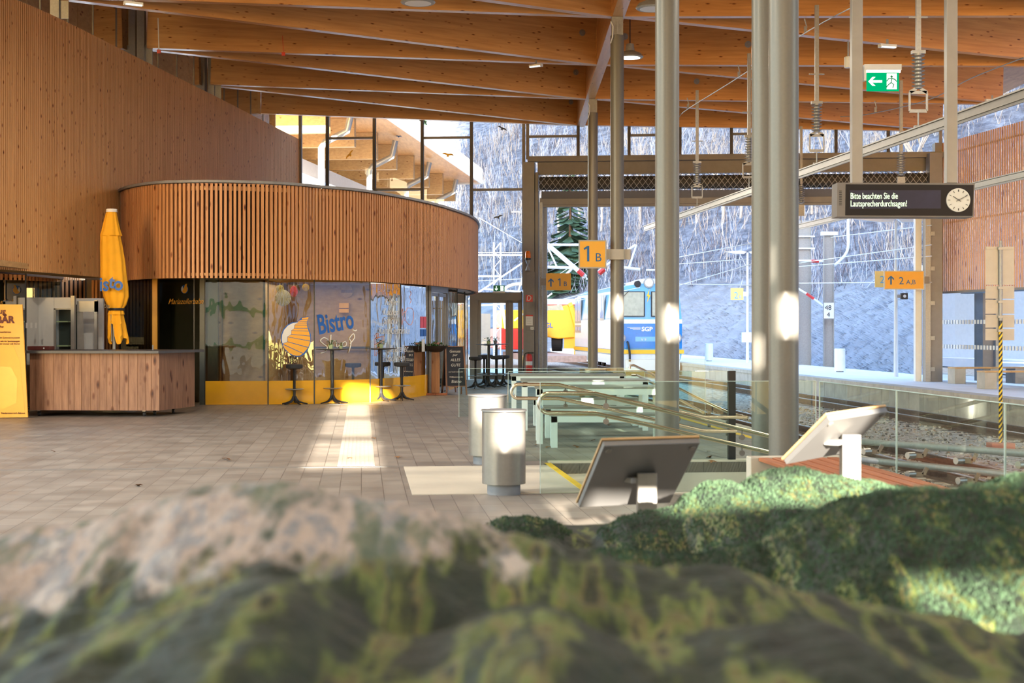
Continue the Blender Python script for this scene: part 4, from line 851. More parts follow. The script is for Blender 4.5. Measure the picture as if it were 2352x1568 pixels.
def one(t, x, z, h):
    m = MB(); m.prism([(-.02*h, 0), (.12*h, 0), (.12*h, h), (.0, h), (-.25*h, .84*h), (-.2*h, .74*h), (-.02*h, .83*h)], (x, -.006, z), (1, 0, 0), (0, 0, 1), (0, .004, 0)); m.build('numeral', M['blue'], t)
t, k = sign('platform_sign', 'square yellow sign reading 1B clamped to the taupe round column', 1361, 583.5, 58, 59, 28.6, M['sign'], M['alu'])
one(t, -.1, -.14, .30); text('B', .235, M['blue'], t, (.045, -.005, -.14))
m = MB(); m.bb(.26, .74, .05, .08, -.10, .10); m.bb(.335, .34, .0, .3, -.1, .1); m.bb(.62, .625, .0, .3, -.1, .1); m.build('bracket', M['alu'], t)
m = MB(); m.lathe([(.136, -.10), (.136, .10)], (.482, .25, 0), 28); m.build('clamp', M['alu'], t, smooth=True)
t, k = sign('direction_sign', 'yellow sign with up arrow and 1B projecting from the gate pier', 1283, 647, 57, 39, 42.6, M['sign'])
arrow(t, k, -.22, -.02, .24, M['blue']); one(t, .03, -.12, .22); text('B', .19, M['blue'], t, (.14, -.005, -.12))
m = MB(); m.bb(-.52, -.36, .0, .05, -.1, .1); m.bb(-.53, -.51, -.02, .08, -.14, .14); m.build('arm', M['frame'], t)
t, k = sign('direction_sign', 'orange yellow sign with up arrow and 2 A,B beside the right gate pier', 2077, 643, 88, 39, 42.2, M['sign'], M['alu'])
arrow(t, k, -.38, 0, .26, M['blue']); text('2', .30, M['blue'], t, (-.16, -.005, -.12)); text('A,B', .19, M['blue'], t, (.05, -.005, -.12))
m = MB(); m.bb(.57, .72, 0, .05, -.1, .1); m.build('arm', M['frame'], t)
# exit sign on the display post
def runner(t, x, z, s, mw):
    m = MB(); m.bb(x-.32*s, x+.32*s, -.008, -.004, z-.5*s, z+.5*s); m.build('door_symbol', mw, t)
    m = MB(); m.tube([(x-.02*s, -.009, z+.30*s), (x-.02*s, -.012, z+.30*s)], .08*s, 12)
    for pts in (((0, .18), (-.05, -.08), (.12, -.2), (.06, -.42)), ((-.05, -.08), (-.2, -.2), (-.36, -.38)), ((0, .18), (.2, .12), (.3, -.02)), ((0, .18), (-.22, .16), (-.32, .0))):
        m.tube([(x+a*s, -.011, z+b*s) for a, b in pts], .035*s, 6)
    m.build('figure', M['green'], t)
Ye = 16.1; t = thing('exit_sign', 'lit green exit sign with left arrow and running figure, fixed to the display post', 'exit sign', PT(2028, 187, Ye)); k = Ye/F
m = MB(); m.bb(-37*k, 37*k, 0, .02, -22*k, 20*k); m.build('sign_face', M['exitglow'], t)
m = MB(); m.bb(-43*k, 42*k, -.02, .07, 26*k, 39*k); m.bb(-43*k, -38*k, 0, .07, 2*k, 26*k); m.build('housing', M['white'], t); m = MB(); m.bb(-37*k, 40*k, -.012, .02, 20*k, 26*k); m.build('lamp_strip', M['exitwhite'], t)
arrow(t, k, -18*k, 0, .15, M['exitwhite'], 'left'); runner(t, 20*k, 0, .17, M['exitwhite'])
t = thing('exit_sign', 'small green exit sign with down arrow above the far door', 'exit sign', PT(1146, 662, 44.3)); k = 44.3/F
m = MB(); m.bb(-13*k, 13*k, 0, .03, -6.5*k, 7*k); m.build('sign_face', M['green'], t); m = MB(); m.bb(-14*k, 14*k, -.03, .06, -10.5*k, -7*k); m.build('housing', M['alu'], t); arrow(t, k, -6*k, 0, .13, M['exitwhite'], 'down'); runner(t, 7*k, 0, .14, M['exitwhite'])
# display with clock
Yd = 16.0; k = Yd/F; t = thing('departure_display', 'black hanging departure display with a white clock and two grey posts', 'display', PT(2078, 459, Yd), -.02)
m = MB(); m.prism([(-155*k, -38*k), (157*k, -39.5*k), (160*k, 38*k), (-154*k, 40*k)], (0, .0, 0), (1, 0, 0), (0, 0, 1), (0, .30, 0)); m.build('casing', M['pier'], t)
m = MB(); m.prism([(-136*k, -35*k), (154*k, -37*k), (157*k, 34*k), (-135*k, 36*k)], (0, -.008, 0), (1, 0, 0), (0, 0, 1), (0, .008, 0)); m.build('front_glass', M['screen'], t)
m = MB(); m.bb(-126*k, 82*k, -.012, -.008, -20*k, 22*k); m.build('matrix', plain('led_matrix', (0.03, 0.03, 0.07), .5), t)
for i in range(9): m = MB(); m.bb(-150*k, -144*k, -.004, 0, (-12+i*4)*k, (-10.5+i*4)*k); m.build('vent', M['black'], t)
text('Bitte beachten Sie die', 20*k*1.0, M['ledtext'], t, (-125*k, -.014, 2.5*k), sx=.62, off=0, name='led_lettering'); text('Lautsprecherdurchsagen!', 20*k, M['ledtext'], t, (-125*k, -.014, -15*k), sx=.64, off=0, name='led_lettering')
for x, hh in ((-104, 1), (114, 1)): m = MB(); m.bar((x*k, .15, 40*k+.002), (x*k, .15, 4.55), .118, .118); m.build('support_post', M['alu'], t, bevel=.006)
cx_, cz_ = 121*k, -1*k; m = MB(); m.tube([(cx_, -.008, cz_), (cx_, -.03, cz_)], 27*k, 40); c = m.build('clock_face', M['clockface'], t)
m = MB()
for i in range(12):
    a = i*math.pi/6; m.bar((cx_+math.sin(a)*19*k, -.032, cz_+math.cos(a)*19*k), (cx_+math.sin(a)*24*k, -.032, cz_+math.cos(a)*24*k), 1.8*k, .004)
m.build('hour_marks', M['black'], c)
for a, l, w_ in ((math.radians(304), 15, 3), (math.radians(63), 22, 2.2)): m = MB(); m.bar((cx_-math.sin(a)*6*k, -.036, cz_-math.cos(a)*6*k), (cx_+math.sin(a)*l*k, -.036, cz_+math.cos(a)*l*k), w_*k, .004); m.build('clock_hand', M['black'], c)
# ================================================================ pier equipment
Ypr = PX.y-.37
t = thing('warning_light', 'amber warning lamp with a small horn on the taupe pier', 'warning light', PT(1212.5, 589, Ypr)); m = MB(); m.lathe([(.085, -.05), (.08, .1), (.06, .16), (0, .165)], (0, -.1, 0), 20); m.build('lens', M['amber'], t, smooth=True); m = MB(); m.lathe([(.09, -.1), (.09, -.05)], (0, -.1, 0), 20); m.bb(-.02, .02, -.1, .0, -.14, -.08); m.build('base', M['black'], t)
m = MB(); m.lathe([(.07, -.42), (.02, -.26), (.08, -.12)], (0, -.1, 0), 20); m.build('horn', M['alu'], t, smooth=True)
t = thing('hose_sign', 'square red fire hose symbol sign on the taupe pier', 'sign', PT(1215.5, 685, Ypr)); m = MB(); k = Ypr/F; m.bb(-8*k, 8*k, -.005, .0, -8*k, 8*k); m.build('plate', M['red'], t); m = MB(); m.tube(bez([(-4*k, -.008, -5*k), (-4*k, -.008, 4*k), (0, -.008, 6*k), (4*k, -.008, 2*k), (1*k, -.008, -4*k), (-3*k, -.008, -5*k)], 5), .012, 5); m.build('symbol', M['white'], t)
t = thing('notice_sheet', 'white notice with a red header on the taupe pier', 'notice', PT(1216, 735, Ypr)); m = MB(); m.bb(-8.5*k, 8.5*k, -.004, 0, -12*k, 9*k); m.build('sheet', M['white'], t); m = MB(); m.bb(-8.5*k, 8.5*k, -.006, 0, 9*k, 12*k); m.build('header', M['red'], t)
for i in range(4): m = MB(); m.bb(-6*k, 4*k, -.006, -.004, (4-i*4)*k, (4.6-i*4)*k); m.build('text_line', M['mgrey'], t)
t = thing('wall_switch', 'small white switch box under the notice on the taupe pier', 'switch', PT(1222, 753.5, Ypr)); m = MB(); m.bb(-3.5*k, 3.5*k, -.03, 0, -3.5*k, 3*k); m.build('box', M['white'], t); m = MB(); m.bb(-1*k, 1*k, -.034, -.03, -1.5*k, 1.5*k); m.build('button', M['mgrey'], t)
t = thing('fire_extinguisher', 'red fire extinguisher hanging on the taupe pier by the far door', 'fire extinguisher', PT(1215, 836, Ypr)); m = MB(); m.lathe([(.095, .07), (.1, .12), (.1, .55), (.07, .62), (.03, .64)], (0, -.12, 0), 24); m.build('cylinder', M['red'], t, smooth=True); m = MB(); m.lathe([(.097, 0), (.097, .068)], (0, -.12, 0), 24); m.bb(-.03, .14, -.14, -.1, .645, .69); m.build('base_and_head', M['black'], t)
m = MB(); m.tube(bez([(-.02, -.14, .67), (-.12, -.15, .64), (-.17, -.15, .45), (-.17, -.15, .2), (-.19, -.15, .08)], 5), .014, 6); m.build('hose', M['black'], t); m = MB(); m.lathe([(.102, .30), (.102, .42)], (0, -.12, 0), 24); m.build('label_band', M['white'], t)
t.location.z -= .33
# ================================================================ pendant lamps, emergency lights, hanging items
def highbay(label, px, py, Y, on, ztop=7.6):
    p = PT(px, py, Y); t = thing('highbay_lamp', label, 'lamp', p); m = MB(); m.lathe([(.27, 0), (.29, .02), (.24, .09), (.10, .15), (.08, .3)], n=36); m.build('reflector', M['galv'], t, smooth=True)
    m = MB(); m.lathe([(.22, -.004), (.22, .001)], n=28); m.build('lens', M['lampglow'] if on else M['white'], t); m = MB(); m.tube([(0, 0, .3), (0, 0, max(.4, 8.62-p.z))], .012, 6); m.build('cable', M['black'], t)
    l = bpy.data.lights.new('lamp_light', 'AREA'); l.shape = 'DISK'; l.size = .44; l.energy = (300 if Y > 11 or Y < 0 else 60) if on else 0; l.color = (1, .88, .70); o = bpy.data.objects.new('lamp_light', l); COL.objects.link(o); o.parent = t; o.location = (0, 0, -.02); return t
highbay('unlit round hall lamp at the very top left of the spine beam', 960, 8, 24.5, False); highbay('unlit round hall lamp hanging at the top beside the middle column', 1500, 21, 24.5, False); highbay('glowing round hall lamp right of the capital of the second column', 1447, 133, 32.0, True)
for i, (x, y) in enumerate(((-4.5, 12), (-5, 3), (2.6, 5), (0.3, 10), (6, 9), (6, 17), (-5, 19), (-3, -1.6))): p_ = highbay('added fill lamp above the frame', CX+x/y*F, HY-(7.1-H)/y*F, y, True); p_['label'] = ['added fill lamp above the floor left of the relief', 'added fill lamp over the left near corner', 'added fill lamp over the relief model', 'added fill lamp over the steel bins', 'added fill lamp over the red bench', 'added fill lamp over the ramp', 'added fill lamp over the bar counter', 'added fill lamp near the wall behind the viewer'][i]  # unseen lamps added above the frame to brighten the hall
def emlight(label, px, py, Y, rz):
    t = thing('emergency_light', label, 'emergency light', PT(px, py, Y), rz); m = MB(); m.bb(-.16, .16, -.05, .05, -.03, .03); m.build('housing', M['white'], t); m = MB(); m.bb(-.14, .14, -.052, -.03, -.034, -.01); m.build('diffuser', M['exitwhite'], t); m = MB(); m.bb(-.02, .02, -.01, .01, .03, .12); m.build('stem', M['galv'], t)
emlight('small emergency light under the beam at the top left', 306, 9, 25.5, .5); emlight('small emergency light under the beam left of the spine', 1231, 151, 33.5, -.6); emlight('small emergency light between the two display posts', 2038, 106, 26, .3); emlight('small emergency light hanging at the right above the conductor bar', 2279, 231, 34, .1)
t = thing('speaker', 'white cylindrical loudspeaker hanging left of the exit sign', 'loudspeaker', PT(1948, 138, 27)); m = MB(); m.lathe([(.065, -.14), (.07, -.12), (.07, .05), (.06, .06)], n=24); m.build('body', M['white'], t, smooth=True); m = MB(); m.tube([(0, 0, .06), (0, 0, .35)], .015, 8); m.build('stem', M['galv'], t)
for px, py, Y, zl, lab in ((365, 117, 31.5, .6, 'red pull tag hanging on a white rod from the beam at top left'), (651, 123, 33.2, .3, 'small red tag dangling on a cord from the pale beam')):
    t = thing('pull_tag', lab, 'tag', PT(px, py, Y)); m = MB(); m.bb(-.04, .04, -.01, .01, -.05, .03); m.build('tag_plate', M['red'], t); m = MB(); m.tube([(0, 0, .03), (-.02, 0, zl+.1)], .012 if zl > .5 else .006, 6); m.build('cord', M['white'] if zl > .5 else M['red'], t)
for i, (px, py, Y) in enumerate(((1332, 75, 31.2), (1318, 166, 36.4), (1307, 234, 41.3), (1436, 84, 31), (1718, 102, 31.5), (1600, 187, 36.5), (1004, 30, 0), (2340, 0, 0))):
    if not Y: continue
    # round dowel plates sit on the beam faces
    pass
# ================================================================ overhead conductor rails and hangers
def cpt(Y, tr): return (5.95+.1*(24-Y), Y) if tr == 1 else (12.7-.1*Y, Y)
for tr, y0, y1, lab in ((1, 14.5, 44.0, 'overhead conductor rail hanging above the nearer track'), (2, 22, 46, 'overhead conductor rail above the track beside the far platform')):
    t = thing('conductor_rail', lab, 'conductor rail', (0, 0, 0)); a = cpt(y0, tr); b = cpt(y1, tr); z = 4.5; m = MB()
    m.bar((*a, z), (*b, z), .07, .10); m.build('rail_profile', M['alu'], t); m = MB(); m.bar((*a, z-.07), (*b, z-.07), .03, .035); m.build('contact_wire', M['galv'], t); m = MB(); m.bar((a[0], a[1], z+.065), (b[0], b[1], z+.065), .12, .02); m.build('top_flange', M['alu'], t)
for Y, lab, x0 in ((37.1, 'insulated conductor rail hanger farthest from the viewer', 0), (32.1, 'insulated conductor rail hanger just left of the thick columns', 0), (27.3, 'insulated conductor rail hanger right of the thick columns', 0), (22.3, 'large insulated conductor rail hanger between the two display posts', 0)):
    x, _ = cpt(Y, 1); t = thing('conductor_hanger', lab, 'hanger', (x, Y, 4.5)); m = MB(); m.bar((0, 0, 1.22), (0, 0, 3.0 if Y > 23 else 3.1), .07, .07); m.bb(-.14, .14, -.02, .02, 1.72, 1.74); m.build('drop_tube', M['galv'], t)
    m = MB(); prof = [(.055, .66)]
    for i in range(9): z = .68+i*.056; prof += [(.05, z), (.10, z+.02), (.05, z+.03)]
    m.lathe(prof+[(.055, 1.2)], n=20); m.bb(-.1, .1, -.05, .05, 1.18, 1.23); m.build('insulator', M['galv'], t, smooth=False)
    m = MB()
    for a, b in (((-.13, 0, .32), (-.13, 0, .6)), ((.13, 0, .32), (.13, 0, .6)), ((-.13, 0, .32), (.13, 0, .32)), ((-.13, 0, .6), (.13, 0, .6)), ((-.13, 0, .6), (-.03, 0, .66)), ((.13, 0, .6), (.03, 0, .66))): m.bar(a, b, .02, .05)
    m.tube([(0, 0, .08), (0, 0, .34)], .012, 6); m.bb(-.06, .06, -.05, .05, .07, .10); m.build('yoke', M['galv'], t)
x, _ = cpt(33.5, 2)
for Y, lab in ((35.0, 'steel hanger above the far conductor rail beside the right display post'), (43.0, 'steel hanger above the far conductor rail seen left of the left display post')):
    x, _ = cpt(Y, 2); t = thing('conductor_hanger', lab, 'hanger', (x, Y, 4.5)); m = MB(); m.bar((0, 0, 1.22), (0, 0, 2.9), .07, .07); m.build('drop_tube', M['galv'], t); m = MB(); m.lathe(prof+[(.055, 1.2)], n=20); m.build('insulator', M['galv'], t); m = MB(); m.bb(-.09, .09, -.03, .03, .3, .62); m.tube([(0, 0, .08), (0, 0, .3)], .012, 6); m.build('yoke', M['galv'], t)
t = thing('bracing_cable', 'thin steel cable with clamps strung under the right hand beams', 'cable', (0, 0, 0)); pts = [PT(1560, 268, 38), PT(1580, 250, 37.5), PT(1697, 177, 33), PT(1850, 75, 28.5), PT(1960, 15, 26)]; m = MB(); m.tube(bez([tuple(p) for p in pts], 6), .012, 5); m.build('wire', M['galv'], t)
m = MB(); m.tube(bez([tuple(PT(*q)) for q in ((1930, 268, 37), (1990, 263, 36.5), (2130, 230, 33), (2230, 180, 30), (2352, 132, 27))], 6), .012, 5); m.build('wire', M['galv'], t)
for q in ((1580, 250, 37.5), (1697, 177, 33), (1850, 75, 28.5), (2011, 258, 36)): p = PT(*q); m = MB(); m.bar(p, p+Vector((0, 0, .12)), .05, .03); m.bar(p+Vector((.03, 0, .1)), p+Vector((-.02, 0, .28)), .02, .02); m.build('clamp', M['galv'], t)
# striped post with sign backs between the tracks
q = Vector((8.45, 25.6, -.56)); t = thing('striped_post', 'yellow and black striped post between the tracks carrying grey sign backs', 'post', q)
m = MB(); m.tube([(0, 0, .12), (0, 0, 3.62)], .03, 14); m.build('pole', M['galv'], t, smooth=True)
m = MB()
n = 16
for i in range(22):
    z = .14+i*.095; vs = []
    for k_ in range(n+1): a = math.pi*2*k_/n; vs.append((math.cos(a)*.033, math.sin(a)*.033, z+.05*math.cos(a))); 
    vs += [(v[0], v[1], v[2]+.048) for v in vs]; m.add(vs, [(j, j+1, n+2+j, n+1+j) for j in range(n)])
m.build('yellow_bands', M['lineyellow'], t)
m = MB(); m.tube([(0, 0, .12), (0, 0, 2.24)], .0315, 16, False); m.build('black_sleeve', M['black'], t)
for i, (z0, z1) in enumerate(((2.86, 3.52), (2.62, 2.84), (2.36, 2.60), (2.12, 2.34), (1.9, 2.10))):
    m = MB(); m.bb(-.25, .25, .04, .05, z0, z1); s_ = m.build('sign_back', M['alu'], t); m = MB(); m.bb(-.24, .24, .03, .04, z1-.05, z1-.02); m.bb(-.05, .05, -.035, .04, z1-.055, z1-.015); m.build('clip_bar', M['alu'], s_)
m = MB(); m.bb(-.2, .2, -.15, .15, -.01, .13); m.build('footing', plain('pinkish_footing', (0.5, 0.16, 0.10), .8), t)
# fallen leaves
lf = MB(); lf.add([(-.05, 0, 0), (-.02, .02, .008), (0, .05, .004), (.025, .018, .012), (.055, .0, .002), (.02, -.02, .01), (0, -.045, .003), (-.02, -.02, .009)], [tuple(range(8))])
L0_ = lf.build('fallen_leaf', M['deadleaf']); first = True
for i, (px, py) in enumerate(((1362, 1012), (1396, 1009), (1415, 1010), (1405, 1017), (1437, 1014), (1452, 1010), (1470, 1013), (1480, 1013), (1231, 1023), (1258, 1028), (1324, 1027), (1627, 1038), (1630, 1051), (1636, 1061), (519, 1055), (527, 1058), (858, 1007), (803, 1053), (914, 1051), (124, 1038), (318, 1116), (1399, 977), (1566, 1012), (1440, 1016))):
    p = fl_at(px, py); o = L0_ if first else L0_.copy()
    if not first: COL.objects.link(o)
    first = False; o.location = (p[0], p[1], .006); o.rotation_euler = (R.uniform(-.3, .3), R.uniform(-.3, .3), R.uniform(0, 6)); s_ = R.uniform(.8, 1.3); o.scale = (s_, s_, s_); tag(o, 'small brown dry leaf lying on the paved floor', 'leaf', 'fallen leaves on the floor')
# ================================================================ platform on the right
def block_bench(px, Y, label, L=1.35):
    p = PT(px, HY, Y); t = thing('platform_bench', label, 'bench', (p.x, Y, 0), ANG)
    m = MB(); m.bb(0, .32, 0, .5, 0, .42); m.build('concrete_block', M['concrete'], t, bevel=.01); m = MB(); m.bb(L-.32, L, 0, .5, 0, .42); m.build('concrete_block', M['concrete'], t, bevel=.01)
    m = MB(); m.bb(0, L, 0, .5, .42, .46); m.build('wooden_seat', M['panelwood'], t); return t
block_bench(2193, 41.0, 'concrete bench with wooden seat on the far platform, left one'); block_bench(2262, 37.5, 'concrete bench with wooden seat on the far platform, behind the striped post', 1.6)
t = thing('concrete_column', 'round grey concrete column behind the left platform bench', 'column', (FX(2218, 44.5), 44.5, 0)); m = MB(); m.lathe([(.31, 0), (.31, 2.7)], n=36); m.build('shaft', M['concrete'], t, smooth=True); m = MB(); m.tube([(-.05, -.33, 0), (-.05, -.33, 2.7)], .03, 8); m.build('downpipe', M['galv'], t)
t = thing('platform_screen', 'clear glass weather screen with small squares under the right slatted wall', 'screen', (0, 0, 0)); a = Vector((12.8, 44.2)); b = Vector((14.6, 33.4))
m = MB(); m.add([(a.x, a.y, .05), (b.x, b.y, .05), (b.x, b.y, 2.6), (a.x, a.y, 2.6)], [(0, 1, 2, 3)]); m.build('glass_pane', M['glassclear'], t)
m = MB()
for i in range(60):
    p = a.lerp(b, i/60)
    for z in (1.0, 1.72): m.box((p.x-.01, p.y, z), (.10, .004, .12), math.atan2(b.y-a.y, b.x-a.x))
m.build('safety_squares', M['white'], t)['kind'] = 'stuff'
def lamp_post(px, Y, ht, label, hw=.9):
    t = thing('street_lamp', label, 'street lamp', (FX(px, Y), Y, 0)); m = MB(); m.tube([(0, 0, 0), (0, 0, ht*.45), (0, 0, ht)], [.075, .06, .045], 12); m.build('pole', M['white'], t, smooth=True)
    for s in (-1, 1): m = MB(); m.prism([(0, .04), (s*.12, -.06), (s*.5, -.05), (s*hw, .04), (s*.3, .08)], (s*.05, -.1, ht), (1, 0, 0), (0, 0, 1), (0, .2, 0)); m.build('lamp_head', M['white'], t)
    return t
lamp_post(2058, 46.9, 4.95, 'white twin headed lamp post on the far platform, nearer one', 1.3); t = lamp_post(1717, 66, 4.9, 'white twin headed lamp post on the far platform, farther one left of the columns', 1.0)
m = MB(); m.bb(-.25, .2, -.05, .15, .9, 1.35); m.build('control_box', M['white'], t)
t, k = sign('platform_sign', 'faded pale yellow sign reading 2 on the farther lamp post', 1693, 675, 29, 27, 65.5, M['signpale']); text('2', .42, M['locolight'], t, (-.15, -.005, -.2)); text('B', .2, M['locolight'], t, (.08, -.005, -.2)); m = MB(); m.bb(.28, .5, 0, .05, -.1, .1); m.build('arm', M['white'], t)
t, k = sign('platform_sign', 'pale yellow sign with half hidden 2 behind the orange 2 A,B sign', 2030, 641, 40, 37, 46.7, M['signpale']); text('2', .33, M['locolight'], t, (-.13, -.005, -.12))
t = thing('signal_lamp', 'small square black signal lamp on the nearer platform lamp post', 'signal', PT(2077, 680, 46.6)); m = MB(); m.bb(-.1, .1, -.05, .1, -.1, .1); m.build('housing', M['black'], t); m = MB(); m.tube([(0, -.05, 0), (0, -.06, 0)], .05, 16); m.build('lens', M['white'], t); m = MB(); m.bb(-.22, -.1, 0, .05, -.05, .05); m.build('mount', M['galv'], t)
def boxbin(px, Y, label): t = thing('platform_bin', label, 'litter bin', (FX(px, Y), Y, 0)); m = MB(); m.lathe([(.19, .03), (.19, .80), (.17, .82)], n=30); m.build('body', M['white'], t, smooth=True); m = MB(); m.lathe([(.13, 0), (.13, .03)], n=20); m.build('foot', M['mgrey'], t)
boxbin(1628.5, 69, 'white bin on the far platform behind the locomotive'); boxbin(1929, 52.0, 'white bin on the far platform right of the kilometre sign')
# catenary masts
def mast(px, Y, ht, wd, label, z0=-.56):
    t = thing('catenary_mast', label, 'mast', (FX(px, Y), Y, z0)); m = MB(); m.bb(-wd/2, -wd/2+.03, -.1, .1, 0, ht); m.bb(wd/2-.03, wd/2, -.1, .1, 0, ht); m.bb(-wd/2, wd/2, -.015, .015, 0, ht); m.build('steel_section', M['galv'], t); m = MB(); m.bb(-.3, .3, -.3, .3, 0, .2); m.build('footing', M['concrete'], t); return t
t = mast(1846, 62, 6.6, .6, 'wide blue grey catenary mast right of the thick columns'); 
for z in (4.9, 5.4, 5.9, 6.4): m = MB(); m.bb(-.45, .45, -.12, .12, z, z+.06); m.build('crossbar', M['white'], t)
t = mast(1903, 60, 6.0, .42, 'slim catenary mast carrying the 48 4 kilometre sign'); m = MB(); m.tube(bez([(.2, 0, 4.6), (.75, 0, 5.2), (.8, 0, 6.2), (.8, 0, 7.2)], 5), .06, 8); m.bb(-.3, .35, -.12, .12, 5.85, 6.0); m.build('horn_arm', M['white'], t)
m = MB(); m.tube([(-.2, 0, 4.8), (-1.9, 0, 4.85)], .04, 8); m.tube([(-.2, 0, 3.0), (-.9, 0, 3.5), (-1.9, 0, 4.1)], .04, 8); m.build('cantilever', M['white'], t); m = MB(); m.tube([(-.7, 0, 4.815), (-.4, 0, 4.805)], .06, 8); m.tube([(-.9, -.01, 3.5), (-.6, -.01, 3.29)], .06, 8); m.build('insulator', M['red'], t)
t, k = sign('kilometre_sign', 'white kilometre sign reading 48 over 4 on the slim mast', 1904, 713, 23, 36, 59.6, M['white'], M['galv']); text('48', .27, M['black'], t, (-.17, -.01, .03)); text('4', .27, M['black'], t, (-.09, -.01, -.25))
t = thing('catenary_mast', 'white lattice mast outside above the far door', 'mast', (FX(1142, 70), 70, -.02)); m = MB()
for s in (-.16, .16): m.bb(s-.03, s+.03, -.04, .04, 0, 5.6)
for i in range(14): m.bar((-.16 if i % 2 else .16, 0, i*.4), (.16 if i % 2 else -.16, 0, i*.4+.4), .03, .03)
m.build('lattice', M['white'], t); m = MB()
for (a, b) in (((-1.2, 0, 5.0), (1.6, 0, 5.0)), ((-1.4, 0, 2.9), (1.6, 0, 4.9)), ((-1.3, 0, 4.0), (.2, 0, 4.0)), ((1.5, 0, 4.9), (1.0, 0, 3.3)), ((-.6, 0, 3.4), (2.0, 0, 3.2)), ((-1.4, 0, 2.6), (.6, 0, 2.7)), ((.8, 0, 1.9), (2.6, 0, 3.2))): m.tube([a, b], .045, 6)
m.build('cantilever', M['white'], t)
t = thing('catenary_gantry', 'white tubular catenary arms with red insulators left of the locomotive roof', 'gantry', (0, 0, 0)); m = MB(); Yg = 58
for (a, b, r) in (((1257, 561), (1345, 636), .09), ((1250, 562), (1330, 562), .05), ((1257, 565), (1279, 612), .035), ((1246, 613), (1315, 615), .06), ((1315, 616), (1290, 640), .05), ((1460, 562), (1400, 604), .05), ((1462, 562), (1445, 615), .04), ((1432, 614), (1470, 619), .06), ((1345, 633), (1348, 642), .03), ((1400, 604), (1350, 642), .05), ((1484, 620), (1504, 620), .04)): m.tube([PT(*a, Yg), PT(*b, Yg)], r, 8)
m.build('arms', M['white'], t)
for a, b in (((1328, 621), (1340, 632)), ((1376, 628), (1388, 618)), ((1247, 613), (1252, 613))): m = MB(); m.tube([PT(*a, Yg-.1), PT(*b, Yg-.1)], .10, 8); m.build('insulator', M['red'], t)
m = MB(); m.tube([PT(1238, 480, Yg), PT(1236, 870, Yg)], .12, 8); m.build('mast', M['white'], t)
m = MB()
for a, b, Ya, Yc in (((1560, 590), (1740, 556), 60, 40), ((1560, 606), (1715, 595), 62, 42), ((1560, 655), (1740, 602), 62, 42), ((1560, 652), (1740, 655), 62, 42), ((1834, 604), (2140, 562), 62, 42), ((1834, 650), (2140, 648), 62, 42), ((1834, 612), (2140, 588), 62, 42), ((1890, 547), (2140, 517), 62, 42), ((1245, 655), (1330, 600), 62, 60), ((1240, 700), (1480, 640), 62, 60), ((1100, 500), (1203, 560), 70, 60), ((1098, 645), (1203, 640), 70, 60), ((1098, 580), (1203, 580), 70, 60), ((1280, 700), (1470, 660), 62, 60)): m.tube([PT(*a, Ya), PT(*b, Yc)], .014, 4)
for px_ in (1622, 1660, 1700, 1655, 1955, 1990): m.tube([PT(px_, 600, 55), PT(px_, 640, 55)], .008, 4)
o = m.build('catenary_wires', M['white']); tag(o, 'thin overhead wires crossing in front of the frosty hillside', 'wires')
m = MB(); p = PT(2117, 632, 60); t = thing('marker_post', 'thin post with pale diamond plate just above the 2 A,B sign', 'post', (p.x, p.y, 0)); m.prism([(0, .33), (.3, 0), (0, -.33), (-.3, 0)], (0, 0, p.z+.1), (1, 0, 0), (0, 0, 1), (0, .02, 0)); m.build('diamond_plate', M['frost'], t); m = MB(); m.tube([(0, .03, 0), (0, .03, p.z)], .03, 6); m.build('pole', M['galv'], t)
# ================================================================ blue locomotive
LX, LY = FX(1490, 65), 65.0; t = thing('diesel_locomotive', 'blue and silver diesel locomotive with a single big headlight on the roof', 'locomotive', (LX, LY, -.4), ANG); Wd = 1.55; Ln = 12.2
def lz(py): return FZ(py, 65)+.4
prof = [(-Wd+.06, lz(828)), (-Wd, lz(815)), (-Wd, lz(730)), (-Wd+.12, lz(668)), (-Wd+.5, lz(655)), (0, lz(648)), (Wd-.5, lz(655)), (Wd-.12, lz(668)), (Wd, lz(730)), (Wd, lz(815)), (Wd-.06, lz(828))]
m = MB(); fr = [(x*.94, z) for x, z in prof]
m.prism(prof, (0, .45, 0), (1, 0, 0), (0, 0, 1), (0, Ln-.9, 0)); m.build('body', M['locolight'], t)
vs = [(x, .45, z) for x, z in prof]+[(x*.95, 0.02, z-.02 if z > 3 else z) for x, z in prof]; n = len(prof)
m = MB(); m.add(vs, [tuple(range(n)), tuple(range(2*n-1, n-1, -1))]+[(i, (i+1) % n, n+(i+1) % n, n+i) for i in range(n)]); m.build('cab_front', M['locolight'], t)
m = MB(); m.bb(-Wd*.95-.01, Wd*.95+.01, -.01, .44, lz(800), lz(743)); m.build('blue_front', M['locoblue'], t)
m = MB(); m.bb(-Wd*.95-.012, Wd*.95+.012, -.015, .44, lz(743), lz(733)); m.build('silver_band', M['lococream'], t)
m = MB(); m.bb(-Wd-.02, Wd+.02, -.04, Ln, lz(812), lz(803)); m.build('yellow_band', M['craney'], t)
m = MB(); m.bb(-Wd*.9, Wd*.9, 0.0, .4, lz(850), lz(812)); m.bb(-Wd, -Wd+.1, .4, Ln-.4, lz(835), lz(812)); m.build('apron', M['lococream'], t)
m = MB(); m.bb(-Wd-.015, -Wd, .5, Ln-.4, lz(802), lz(733)); m.build('side_panel', M['lococream'], t)
for x0, x1 in ((-1.38, -.18), (.1, 1.25)):
    m = MB(); m.bb(x0, x1, -.03, .0, lz(727), lz(669)); f = m.build('window_rubber', M['black'], t); m = MB(); m.bb(x0+.05, x1-.05, -.04, -.03, lz(725), lz(671)); m.build('windscreen', M['cabin'], f)
m = MB(); m.bar((-.9, -.05, lz(668)), (-1.3, -.06, lz(690)), .02, .02); m.build('wiper', M['black'], t)
